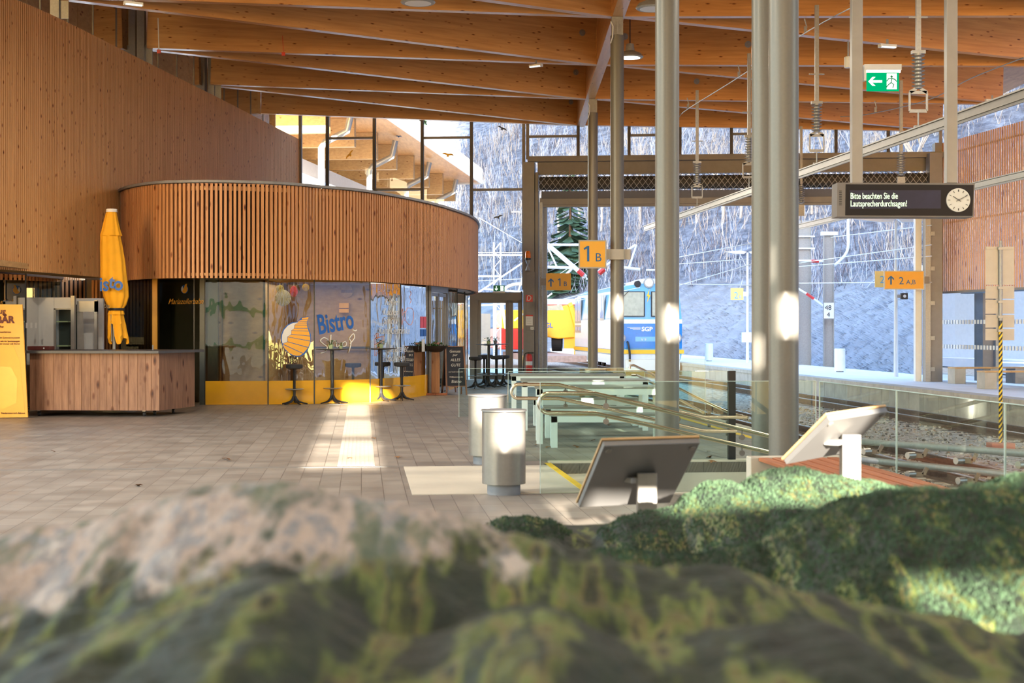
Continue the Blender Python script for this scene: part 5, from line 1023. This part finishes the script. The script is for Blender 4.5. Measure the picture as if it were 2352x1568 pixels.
m = MB(); m.prism([(-1.1, 0), (-.9, .25), (-.5, .42), (0, .48), (.5, .42), (.95, .2), (1.1, 0)], (0, 0.05, lz(664)), (1, 0, 0), (0, 0, 1), (0, .5, 0)); m.build('roof_fairing', M['lococream'], t)
m = MB(); m.tube([(0, .06, lz(649)), (0, -.06, lz(649))], .23, 28); h_ = m.build('headlight', M['galv'], t); m = MB(); m.tube([(0, -.06, lz(649)), (0, -.08, lz(649))], .17, 24); m.build('lens', M['white'], h_)
m = MB(); m.tube([(-.5, .06, lz(652)), (-.5, -.03, lz(652))], .15, 20); m.build('horn_grille', M['black'], t)
for x in (-1.25, 1.25): m = MB(); m.tube([(x, 0, lz(776)), (x, -.07, lz(776))], .21, 24); h_ = m.build('headlight', M['galv'], t); m = MB(); m.tube([(x, -.07, lz(776)), (x, -.09, lz(776))], .15, 20); m.build('lens', M['white'], h_)
text('SGP', .26, M['lococream'], t, (-.32, -.02, lz(760)), sx=1.1, off=.01)
for i in range(3): m = MB(); m.bb(-.95+i*.12, -.36, -.02, -.01, lz(752+i*2.5), lz(751+i*2.5)); m.build('wing_mark', M['lococream'], t)
m = MB(); m.prism([(.05, .5), (-.08, .18), (0, .2), (-.06, -.1), (.1, .25), (.02, .24)], (-.02, -.02, lz(690)), (1, 0, 0), (0, 0, 1), (0, .01, 0)); m.build('lightning_mark', M['craney'], t)
m = MB(); m.bb(-.6, .3, -.02, -.01, lz(784), lz(773)); m.build('number_plate', M['locolight'], t); text('V 9', .17, M['lococream'], t, (-.35, -.03, lz(782.5)))
m = MB(); m.tube(bez([(-.95, -.02, lz(785)), (-.93, -.12, lz(790)), (-.87, -.12, lz(810)), (-.86, -.1, lz(830))], 5), .05, 8); m.build('brake_hose', M['black'], t)
for y0, y1, za, zb in ((9.6, 11.6, lz(740), lz(672)), (9.6, 11.6, lz(765), lz(745)), (2.5, 3.6, lz(735), lz(672))):
    m = MB(); m.bb(-Wd-.04, -Wd-.01, y0, y1, za, zb); f = m.build('side_grille', M['alu'], t); m = MB(); m.bb(-Wd-.05, -Wd-.04, y0+.15, (y0+y1)/2-.08, za+.1, zb-.1); m.bb(-Wd-.05, -Wd-.04, (y0+y1)/2+.08, y1-.15, za+.1, zb-.1); m.build('louvres', M['locoblue'], f)
for y in (2.0, 9.0):
    m = MB(); m.bb(-1.0, 1.0, y-.2, y+2.0, .25, .6); f = m.build('bogie', M['black'], t)
    for dy in (.3, 1.6):
        m = MB(); m.tube([(-.5, y+dy, .4), (-.4, y+dy, .4)], .38, 24); m.tube([(.4, y+dy, .4), (.5, y+dy, .4)], .38, 24); m.tube([(-.41, y+dy, .4), (.41, y+dy, .4)], .07, 10); m.build('wheelset', M['rust'], f)
# yellow crane lorry body on a flat wagon
q = PT(1282, 850, 79); t = thing('road_crane', 'yellow wheeled crane machine standing on the flat wagon left of the locomotive', 'crane', (q.x, q.y, .25), -.1)
def cz(py): return FZ(py, 79)-.25
m = MB(); m.prism([(-1.2, cz(770)), (-1.2, cz(740)), (-.9, cz(722)), (-.3, cz(706)), (.5, cz(700)), (.9, cz(715)), (1.0, cz(745)), (.9, cz(775)), (0, cz(778))], (0, 0, 0), (1, 0, 0), (0, 0, 1), (0, 4.5, 0)); m.build('body', M['craney'], t, bevel=.06)
m = MB(); m.prism([(-1.0, cz(712)), (-.7, cz(702)), (.2, cz(700)), (.3, cz(712))], (0, -.02, 0), (1, 0, 0), (0, 0, 1), (0, .02, 0)); m.build('windscreen', M['cabin'], t)
m = MB(); m.bb(-1.3, 1.3, .2, 3.0, cz(700), cz(686)); m.build('cab_roof', M['white'], t, bevel=.05); m = MB(); m.bb(-1.3, 1.3, .15, .2, cz(701), cz(699)); m.build('red_trim', M['red'], t)
m = MB(); m.tube([(.7, -.2, cz(705)), (1.1, -.2, cz(760))], [.14, .2], 10); m.tube([(.6, .1, cz(705)), (.8, .1, cz(700))], .2, 10); m.build('boom', M['craney'], t)
for x in (-.95, -.25, .0): m = MB(); m.tube([(x-.14, 1.0, .65), (x+.14, 1.0, .65)], .62, 28); m.build('tyre', M['rubber'], t)
m = MB(); m.bb(.3, 1.2, .2, 3, cz(800), cz(775)); m.bb(.85, 1.15, 0, .5, cz(825), cz(760)); m.build('outrigger', M['craney'], t); text('ENGL', .36, M['logoblue'], t, (-1.1, -.02, cz(752)), sx=.9, off=.01)
q = PT(1290, 850, 70); t = thing('flat_wagon', 'rusty pink flat wagon under the yellow crane machine', 'wagon', (q.x-.1, 70, -.2), ANG+.02)
m = MB(); m.bb(-1.2, 1.3, 0, 13, .12, .42); m.build('deck', plain('faded_pink_steel', (0.45, 0.30, 0.25), .7, 0, .2), t)
for y in (.8, 4): m = MB(); m.tube([(-1.25, y, .1), (-1.1, y, .1)], .26, 18); m.build('wheel', M['craney'], t)
q = FX(1175, 78); t = thing('work_train', 'red and yellow track working machine seen through the far door', 'work train', (q, 78, 0), ANG)
m = MB(); m.bb(-.6, 1.8, 0, 6, .4, 1.5); m.build('red_chassis', M['red'], t, bevel=.05); m = MB(); m.bb(-.5, 1.0, 0, 5, 1.5, 2.5); m.build('yellow_cab', M['craney'], t, bevel=.05); m = MB(); m.bb(-1.9, -1.1, .2, 1.2, 0.2, 2.3); m.build('grey_cabinet', M['alu'], t)
m = MB(); m.tube(bez([(-.3, 0, 1.5), (-.5, 0, 3.2), (0, 0, 3.8), (1.0, 0, 3.6), (1.4, 0, 1.5)], 5), .08, 8); m.tube([(-.9, -.2, .4), (-.9, -.2, 3.0)], .1, 8); m.build('pipework', M['white'], t)
# ================================================================ outside building with sawtooth timber eaves
EX = lambda Y: -2.30-(110-Y)*.119; t = thing('neighbour_hall', 'white neighbouring hall with timber eaves, seen through the upper glazing', 'building', (0, 0, 0))
dv = Vector((.1188, .9929, 0)); pv = Vector((.9929, -.1188, 0)); eo = Vector((EX(110), 110, 0)); hy = -math.atan2(.1133, .9936)
def ep(along, out, z): return eo-dv*along+pv*out+Vector((0, 0, z))
UPZ = Vector((0, 0, 1)); LN = 46; EZ = 12.6
m = MB(); m.prism([(-11, -.25), (0, -.25), (0, .25), (-11, .25)], ep(LN, 0, EZ), pv, UPZ, dv*LN); m.build('timber_soffit', M['soffit'], t)
m = MB(); m.prism([(0.005, -.4), (.12, -.4), (.12, .65), (0.005, .65)], ep(LN, 0, EZ), pv, UPZ, dv*LN); m.prism([(-3, -.4), (0, -.4), (0, .65), (-3, .65)], ep(0, 0, EZ), pv, UPZ, dv*.12); m.prism([(-11, 0), (.12, 0), (.12, .06), (-11, .06)], ep(LN, 0, EZ+.66), pv, UPZ, dv*LN); m.build('white_fascia', M['plaster'], t)
for i in range(8):
    al = .9+i*5.5; m = MB(); m.prism([(-9.2, -1.45), (-1.8, -1.45), (-1.8, 0), (-9.2, 0)], ep(al+.2, 0, EZ-.26), pv, UPZ, dv*.42); m.build('timber_beam', M['panelwood'], t)
m = MB(); m.prism([(-11, 0), (-5.2, 0), (-5.2, 10.7), (-11, 10.7)], ep(LN, 0, -.1), pv, UPZ, dv*LN); m.build('white_wall', M['plaster'], t)
m = MB(); m.prism([(-8.5, 0), (-2.9, 0), (-2.9, 9.0), (-8.5, 9.0)], ep(LN-1, 0, -.1), pv, UPZ, dv*(LN-2)); m.build('lower_annex', M['plaster'], t)
for i in range(4):
    al = 4.8+i*11; q0 = ep(al, -2.6, 5.8); q1 = ep(al, -2.6, 10.4); q2 = ep(al, -1.3, 11.2); q3 = ep(al, -1.1, 12.1); m = MB(); m.tube([q0, q1, q1.lerp(q2, .15)+Vector((0, 0, .15)), q2, q3], .17, 10); m.build('downpipe', M['alu'], t, smooth=True)
# bird silhouettes stuck on the far glazing
def bird(px, py, wpx, ang, mat, label):
    p = FWP(px, py); k = p.y/F; t = thing('bird_sticker', label, 'sticker', (p.x, p.y-.03, p.z), 0); s = wpx/2*k
    L = [(0, .22), (.1, .12), (.35, .22), (.7, .18), (1, -.06), (.6, -.04), (.3, -.1), (.14, -.16), (.2, -.42), (0, -.34), (-.2, -.42), (-.14, -.16), (-.3, -.1), (-.6, -.04), (-1, -.06), (-.7, .18), (-.35, .22), (-.1, .12)]
    c, s_ = math.cos(ang), math.sin(ang); m = MB(); m.prism([((a*c-b*s_)*s, (a*s_+b*c)*s) for a, b in L], (0, 0, 0), (1, 0, 0), (0, 0, 1), (0, .004, 0)); m.build('silhouette', M[mat], t)
bird(803, 355, 27, .9, 'craney', 'yellow bird sticker leftmost on the far glazing'); bird(916, 313, 15, -.05, 'logoblue', 'small blue bird sticker on the far glazing'); bird(1029, 355, 30, -.15, 'craney', 'yellow bird sticker on the far glazing, right of the small blue bird')
bird(1154, 295, 24, -.45, 'black', 'black bird sticker high on the far glazing'); bird(1144, 498, 24, .3, 'black', 'black bird sticker lower down on the far glazing, above the door')
# ================================================================ hillside, forest, trees
def nz(x, y, z=0): return mnoise.noise(Vector((x, y, z)))
def base_u(v): return 21.5 if v < 95 else 21.5-(v-95)*.55
def hill_z(u, v):
    d = (u-base_u(v))*.93; 
    if d < 0: return -.56
    return -.56+d*.62*min(1, d/4+.5)+nz(u*.08, v*.08)*min(2.2, d*.15)+nz(u*.35, v*.35)*min(.5, d*.08)
def hillmat():
    m, p = base('frosty_scrub_ground', (0.5, 0.52, 0.6), 0.9); L = m.node_tree.links
    v = coords(m, (.55, .55, 1.6)); n1 = noise(m, v, 1.3, 10, .72); n2 = noise(m, coords(m), .09, 3)
    c1 = ramp(m, n1, [(0.34, (0.07, 0.072, 0.10)), (0.48, (0.17, 0.185, 0.24)), (0.6, (0.30, 0.33, 0.41)), (.72, (.42, .46, .56))])
    tc = nd(m, 'ShaderNodeTexCoord'); s = nd(m, 'ShaderNodeSeparateXYZ'); L.new(tc.outputs['Object'], s.inputs[0])
    mr = nd(m, 'ShaderNodeMapRange'); mr.inputs[1].default_value = 6.5; mr.inputs[2].default_value = 3.0; L.new(s.outputs[2], mr.inputs[0])
    L.new(mixc(m, mr.outputs[0], c1, mixc(m, .55, c1, (.60, .65, .74))), p.inputs['Base Color']); bump(m, p, n1, 1.0, .5); return m
M['hill'] = hillmat()
hm = MB(); us = [0]; NU, NV = 70, 90; vs = []
for j in range(NV):
    v = 10+j*2.9
    for i in range(NU): d = (i/(NU-1))**1.6*130; u = base_u(v)+d-.5; vs.append((u, v, hill_z(u, v)))
hm.add(vs, [(j*NU+i, j*NU+i+1, (j+1)*NU+i+1, (j+1)*NU+i) for j in range(NV-1) for i in range(NU-1)])
o = struct(hm.build('hill', M['hill'], rz=ANG, smooth=True))
def format_():
    m, p = base('shade_tinted_forest', (0.1, 0.14, 0.2), 0.9); v = coords(m, (1, 1, .45)); n = noise(m, v, .5, 9, .62); n2 = noise(m, coords(m), .02, 3)  # blue shade on the mountain is put into the forest colour
    c = ramp(m, n, [(.3, (.010, .018, .035)), (.5, (.018, .032, .06)), (.62, (.032, .052, .088)), (.75, (.06, .08, .11))]); m.node_tree.links.new(mixc(m, ramp(m, n2, [(.4, (0, 0, 0)), (.6, (.35,)*3)]), c, (.05, .065, .09)), p.inputs['Base Color']); bump(m, p, n, 1, 2.5); return m
fm = MB(); NX, NZ = 80, 40; vs = []
for j in range(NZ):
    for i in range(NX):
        x = -190+i*4.2; t_ = j/(NZ-1); y = 205+t_*150+x*-.25; vs.append((x, y, -1+(t_**1.15)*115+nz(x*.03, t_*5)*8*t_+nz(x*.15, t_*20)*2.0))
fm.add(vs, [(j*NX+i, j*NX+i+1, (j+1)*NX+i+1, (j+1)*NX+i) for j in range(NZ-1) for i in range(NX-1)])
struct(fm.build('mountain', format_(), smooth=True))
gm = MB(); gm.bb(-150, 120, 118, 330, -1.2, -.6); struct(gm.build('ground_valley', M['frost']))
# unseen ridge added behind the viewer to keep the low sun off the slope
rm = MB(); vs = []
for j in range(12):
    for i in range(40): x = 20+i*7; a = min(1, i/1.5); vs.append((x, -110+j*-6, max(-1, (j/4 if j < 4 else 1)*a*(112+nz(x*.05, j)*6))))
rm.add(vs, [(j*40+i, j*40+i+1, (j+1)*40+i+1, (j+1)*40+i) for j in range(11) for i in range(39)]); struct(rm.build('hill_sun_blocker', M['hill']))
M['twig'] = plain('frosted_twig', (0.36, 0.385, 0.47), .8, 0, .2, 3); M['twigw'] = plain('sun_tinted_frosted_twig', (0.44, 0.39, 0.35), .8, 0, .2, 3); M['twigd'] = plain('dark_twig', (0.13, 0.12, 0.15), .8, 0, .3, 3)  # warm sunlight is put into the colour of the second twig
def twigs(m, c, n, ln, r, up=.7):
    for _ in range(n):
        a = R.uniform(0, 6.28); t_ = R.uniform(.1, up); d = Vector((math.cos(a)*t_, math.sin(a)*t_, 1)).normalized()*ln*R.uniform(.5, 1.1); s = Vector((-math.sin(a), math.cos(a), 0))*r; s2 = Vector((s.y, -s.x, 0)); c0 = c+Vector((R.uniform(-.5, .5), R.uniform(-.5, .5), 0))*ln*.4
        bnd = Vector((R.uniform(-.15, .15), R.uniform(-.15, .15), 0))*ln; md = c0+d*.55+bnd
        m.add([c0-s, c0+s, md+s*.6, md-s*.6, c0+d], [(0, 1, 2, 3), (3, 2, 4)])
sm = [MB(), MB(), MB()]
for i in range(9000):
    v = R.uniform(40, 190); d = 2+R.uniform(0, 1)**1.3*62; u = base_u(v)+d; z = hill_z(u, v)
    if z < 4.2+nz(v*.06, 3)*2.5: continue
    k_ = 0 if R.random() < .62 else 1
    twigs(sm[1 if (k_ and d > 10) else (2 if R.random() < .45 else 0)], Vector((u, v, z-.1)), 5, 2.1+R.random(), .018+v*.00011, .8)
gs = MB()
for i in range(16000):
    v = R.uniform(42, 130); d = R.uniform(0.2, 16); u = base_u(v)+d; z = hill_z(u, v)
    if z > 7: continue
    s_ = .05+v*.0004; a = Vector((u, v, z-.03)); ln = R.uniform(.25, .55); gs.add([a+Vector((0, -s_, 0)), a+Vector((0, s_, 0)), a+Vector((-ln*.8, R.uniform(-.5, .1)*ln-.0, ln*.35))], [(0, 1, 2)])
o = gs.build('grass', plain('frosted_grass', (0.52, 0.57, 0.66), .9, 0, .15, 2), rz=ANG); tag(o, 'frosted grass lying down the slope behind the far platform', 'grass', kind='stuff')
for mm, mt, nm, lb in ((sm[0], 'twig', 'scrub', 'pale frosted scrub covering the hillside'), (sm[1], 'twigw', 'scrub', 'warm toned frosted scrub higher on the hillside'), (sm[2], 'twigd', 'scrub', 'dark bare scrub between the frosted bushes')):
    o = mm.build(nm, M[mt], rz=ANG); tag(o, lb, 'scrub', kind='stuff')
def tree_mesh(ht, seed, mat, dens=1.0):
    rr = random.Random(seed); m = MB(); tr = MB()
    def br(p, d, l, r, lv):
        q = p+d*l; (tr if lv == 0 else m).tube([p, (p+q)/2+Vector((rr.uniform(-1, 1), rr.uniform(-1, 1), 0))*l*.05, q], [r, r*.8, r*.55], 4 if lv else 7, False)
        if lv >= 4: return
        for k_ in range(3 if lv < 3 else 3):
            nd_ = (d+Vector((rr.uniform(-1, 1), rr.uniform(-1, 1), rr.uniform(-.1, .9)))*.75).normalized(); br(p+d*l*rr.uniform(.5, 1), nd_, l*rr.uniform(.55, .8), r*.5, lv+1)
    br(Vector((0, 0, 0)), Vector((0, 0, 1)), ht*.38, ht*.014, 0); return tr, m
protos = []
for i, (mt) in enumerate(('twig', 'twigw', 'twigw')):
    tr, m = tree_mesh(9, i+3, mt); t = thing('bare_tree', 'bare frosted tree', 'tree', (0, 0, -50)); tr.build('trunk', M['twigd'] if i == 0 else M[mt], t); m.build('branches', M[mt], t); protos.append(t)
spots = [(0, 1130, 150, -.4, 11), (1, 1285, 135, 0, 0), (0, 1250, 150, 0, 0), (2, 1330, 120, 0, 0), (1, 1380, 110, 0, 0), (2, 1470, 115, 0, 0), (1, 1600, 105, 0, 0), (2, 1660, 95, 0, 0), (0, 1570, 112, 0, 0), (1, 1700, 100, 0, 0), (1, 1865, 92, 0, 0), (2, 1890, 84, 0, 0), (0, 1960, 90, 0, 0), (0, 2060, 88, 0, 0), (1, 2120, 80, 0, 0), (0, 1420, 125, 0, 0), (2, 1240, 128, 0, 0), (0, 1510, 100, 0, 0), (1, 2000, 95, 0, 0), (2, 2090, 94, 0, 0)]
used = [False]*3
for j, (k_, px, Y, _, _2) in enumerate(spots):
    X = FX(px, Y); u, v = X*CT+Y*ST, -X*ST+Y*CT; z = hill_z(u, v)-.3 if u > base_u(v) else -.5
    # step up the slope until the tree stands high enough to show above the gate
    while z < 9 and j > 0: Y += 3; X = FX(px, Y); u, v = X*CT+Y*ST, -X*ST+Y*CT; z = hill_z(u, v)-.3 if u > base_u(v) else -.5
    if not used[k_]: used[k_] = True; o = protos[k_]; o.location = (X, Y, z)
    else: o = dup(protos[k_], (X, Y, z), R.uniform(0, 6))
    o['label'] = 'bare tree white with frost standing alone left of the gate pier' if j == 0 else 'bare frosted tree standing high on the hillside'
    if j: o['group'] = 'bare frosted trees on the hillside'
    s_ = R.uniform(.9, 1.35); o.scale = (s_,)*3
def conifer(px, Y, z, ht, label):
    t = thing('conifer', label, 'tree', (FX(px, Y), Y, z)); m = MB(); m.tube([(0, 0, 0), (0, 0, ht)], [ht*.02, .02], 7); m.build('trunk', M['rust'], t); m = MB()
    for i in range(int(ht*26)):
        f = R.random()**.8; z_ = ht*(.1+.9*f); r = ht*.24*(1-f)+.1; a = R.uniform(0, 6.28); e = Vector((math.cos(a)*r, math.sin(a)*r, z_-r*.35)); s = Vector((-math.sin(a), math.cos(a), 0))*r*.28; m.add([(0, 0, z_), e+s, e*1.0+Vector((0, 0, -.1)), e-s], [(0, 1, 2, 3)])
    m.build('needles', plain('conifer_green', (0.06, 0.12, 0.07), .8, 0, .3, 1), t)['kind'] = 'stuff'
for i, (px, Y, py, ht) in enumerate(((880, 170, 300, 16), (905, 168, 320, 15), (925, 172, 300, 17), (950, 168, 330, 15), (1310, 122, 600, 15))):
    conifer(px, Y, FZ(py, Y)-ht*.45, ht, ['green conifer at the top left of the far glazing', 'shorter green conifer right of the first in the far glazing', 'tall green conifer third from the left in the far glazing', 'green conifer rightmost of the four in the far glazing', 'dark green tree above the 1B direction sign on the slope'][i])
# ================================================================ relief model in the foreground
def ridge(pts, Y):
    P_ = [((x-CX)/F, y) for x, y in pts]
    def f(X, Yq=Y):
        k = X/Y
        if k <= P_[0][0]: py = P_[0][1]
        elif k >= P_[-1][0]: py = P_[-1][1]
        else:
            for (a, ya), (b, yb) in zip(P_, P_[1:]):
                if a <= k <= b: q = (k-a)/(b-a); q = q*q*(3-2*q); py = ya+(yb-ya)*q; break
        return H-(py-HY)/F*Y
    return f
r1 = ridge([(-500, 1300), (0, 1215), (130, 1190), (380, 1135), (480, 1100), (600, 1092), (700, 1098), (760, 1108), (880, 1125), (960, 1150), (1100, 1185), (1160, 1215), (1250, 1225), (1330, 1255), (1500, 1305), (1700, 1300), (1850, 1345), (2000, 1385), (2200, 1405), (2352, 1440), (2900, 1500)], 1.75)
r2 = ridge([(-500, 1500), (1000, 1400), (1250, 1290), (1400, 1250), (1600, 1262), (1740, 1245), (1800, 1205), (1870, 1172), (1960, 1140), (2060, 1117), (2120, 1112), (2200, 1112), (2260, 1104), (2352, 1080), (2800, 1060)], 3.0)
r3 = ridge([(-500, 1500), (900, 1300), (1110, 1200), (1150, 1183), (1200, 1180), (1260, 1190), (1320, 1218), (1355, 1235), (1385, 1205), (1440, 1175), (1500, 1160), (1545, 1152), (1580, 1120), (1630, 1095), (1665, 1095), (1700, 1106), (1740, 1085), (1790, 1070), (1835, 1066), (1900, 1082), (1980, 1092), (2060, 1105), (2150, 1140), (2250, 1110), (2352, 1090), (2800, 1080)], 4.4)
r0 = ridge([(-500, 1700), (0, 1500), (300, 1400), (620, 1330), (900, 1480), (1250, 1400), (1500, 1500), (1900, 1450), (2352, 1600)], 1.25)
NX, NY = 330, 400; X_0, X_1, Y_0, Y_1 = -1.15, 2.1, 0.75, 4.75
def relief(X, Y):
    w1 = 0.035*nz(X*2.2, Y*2.2, 4)+0.02*nz(X*6, Y*6, 1)
    h = -9
    for f, Yr, sf, sb, top in ((r1, 1.75, .36, .85, 0), (r2, 3.0, .30, .5, 0), (r3, 4.4, .24, .6, 0), (r0, 1.25, .3, .25, 0)):
        dy = Y-Yr; dd = abs(dy); s_ = sf if dy < 0 else sb
        fo = s_*(math.sqrt(dd*dd+.01)-.1); ridgey = (1-abs(nz(X*3.5+Yr*7, Y*1.2, Yr))*2)*.05*min(1, dd*2.5)*(1 if dy < 0 else .5)
        h = max(h, f(X)-fo+ridgey-.01)
    h += w1*.35+0.008*nz(X*22, Y*22, 2)+.0035*nz(X*55, Y*55, 5)
    return max(h, 0.93+.01*nz(X*5, Y*5))
vs = []
for j in range(NY):
    Y = Y_0+(Y_1-Y_0)*(j/(NY-1))**1.25
    for i in range(NX):
        X = X_0+(X_1-X_0)*i/(NX-1); sc_x = 0.62+.38*(Y-Y_0)/(Y_1-Y_0); X = X*sc_x if X < 0 else X*sc_x
        vs.append((X, Y, relief(X, Y)))
m = MB(); m.add(vs, [(j*NX+i, j*NX+i+1, (j+1)*NX+i+1, (j+1)*NX+i) for j in range(NY-1) for i in range(NX-1)])
for line in ([j*NX+NX-1 for j in range(NY)], [j*NX for j in range(NY)], list(range((NY-1)*NX, NY*NX)), list(range(NX))):
    m.add([vs[i] for i in line]+[(vs[i][0], vs[i][1], .88) for i in line], [(k, k+1, len(line)+k+1, len(line)+k) for k in range(len(line)-1)])
def reliefmat():
    m, p = base('relief_paint', (.1, .15, .05), .75); L = m.node_tree.links
    warp = coords(m, (7.5, 1.5, 1.3), .08); n1 = noise(m, warp, 2.6, 4, .55); n2 = noise(m, coords(m), 60, 3, .6); n3 = noise(m, coords(m, (2.4, .8, 1.4), .35), 7, 6, .65)
    green = ramp(m, n1, [(.32, (.005, .012, .008)), (.46, (.008, .017, .009)), (.515, (.014, .024, .010)), (.565, (.085, .115, .025)), (.61, (.120, .108, .040)), (.64, (.010, .018, .009)), (.72, (.075, .09, .024))])
    green = mixc(m, 1.0, green, ramp(m, n3, [(.3, (.5, .5, .5)), (.7, (1.5, 1.5, 1.4))]), 'MULTIPLY')
    rock = ramp(m, n3, [(.30, (.02, .035, .022)), (.38, (.07, .09, .065)), (.45, (.24, .21, .19)), (.52, (.40, .325, .28)), (.58, (.17, .185, .21)), (.65, (.43, .39, .36))])
    n4 = noise(m, coords(m, (4.5, 1.0, 1), .9), 3.0, 5, .6); rock = mixc(m, ramp(m, n4, [(.52, (0, 0, 0)), (.60, (.8,)*3)]), rock, (.05, .085, .04))
    tc = nd(m, 'ShaderNodeTexCoord'); s = nd(m, 'ShaderNodeSeparateXYZ'); L.new(tc.outputs['Object'], s.inputs[0])
    a = nd(m, 'ShaderNodeMath', operation='MULTIPLY_ADD'); L.new(s.outputs[0], a.inputs[0]); a.inputs[1].default_value = -.13; L.new(s.outputs[2], a.inputs[2])       # higher and further left: rock
    b = nd(m, 'ShaderNodeMath', operation='MULTIPLY_ADD'); L.new(n3, b.inputs[0]); b.inputs[1].default_value = .20; L.new(a.outputs[0], b.inputs[2])
    b2 = nd(m, 'ShaderNodeMath', operation='MULTIPLY_ADD'); L.new(n1, b2.inputs[0]); b2.inputs[1].default_value = .02; L.new(b.outputs[0], b2.inputs[2])
    y2 = nd(m, 'ShaderNodeMath', operation='MULTIPLY_ADD'); L.new(s.outputs[1], y2.inputs[0]); y2.inputs[1].default_value = -.02; L.new(b2.outputs[0], y2.inputs[2]); yr = nd(m, 'ShaderNodeMapRange'); yr.inputs[1].default_value = 1.28; yr.inputs[2].default_value = 1.60; yr.inputs[3].default_value = -.10; yr.inputs[4].default_value = 0; L.new(s.outputs[1], yr.inputs[0]); y3 = nd(m, 'ShaderNodeMath', operation='ADD'); L.new(y2.outputs[0], y3.inputs[0]); L.new(yr.outputs[0], y3.inputs[1]); y2 = y3
    mr = nd(m, 'ShaderNodeMapRange'); mr.inputs[1].default_value = 1.385; mr.inputs[2].default_value = 1.415; L.new(y2.outputs[0], mr.inputs[0])
    L.new(mixc(m, mr.outputs[0], green, rock), p.inputs['Base Color']); bump(m, p, n2, .7, .012); return m
t = thing('relief_model', 'large painted mountain relief model filling the foreground', 'relief model', (0, 0, 0))
o = m.build('landscape', reliefmat(), t, smooth=True)
# moss like forest flock on the middle and far hills
fk = MB()
for i in range(64000):
    Y = 2.2+R.random()**.8*2.45; X = R.uniform(-.1, 1.0)*(.35+.25*Y)+.0; X = R.uniform(-.02*Y, .36*Y)
    z = relief(X, Y); s_ = R.uniform(.0025, .006)
    if z < .95: continue
    a = R.uniform(0, 6.28); c, s2 = math.cos(a)*s_, math.sin(a)*s_; fk.add([(X-c, Y-s2, z-.003), (X+s2, Y-c, z-.003), (X+c*.4, Y+s2, z-.003), (X+R.uniform(-.004, .004), Y, z+s_*1.3)], [(0, 1, 3), (1, 2, 3), (2, 0, 3)])
o = fk.build('forest_flock', plain('forest_flock', (.030, .062, .028), .85, 0, .45, 7), t); o['kind'] = 'stuff'
m = MB(); m.bb(-.75, 1.95, .9, 4.6, .84, .92); m.build('table_board', M['white'], t)
m = MB(); m.bb(-.5, 1.6, 1.2, 4.3, .0, .838); m.build('plinth', M['cream'], t)
# turn all lettering curves into meshes
bpy.context.view_layer.update(); dg = bpy.context.evaluated_depsgraph_get()
for o in [o for o in sc.objects if o.type == 'FONT']:
    me = bpy.data.meshes.new_from_object(o.evaluated_get(dg)); n = bpy.data.objects.new(o.name.split('.')[0], me); COL.objects.link(n)
    n.parent = o.parent; n.location = o.location; n.rotation_euler = o.rotation_euler; n.scale = o.scale
    for k in o.keys():
        if k in ('label', 'kind'): n[k] = o[k]
    bpy.data.objects.remove(o)
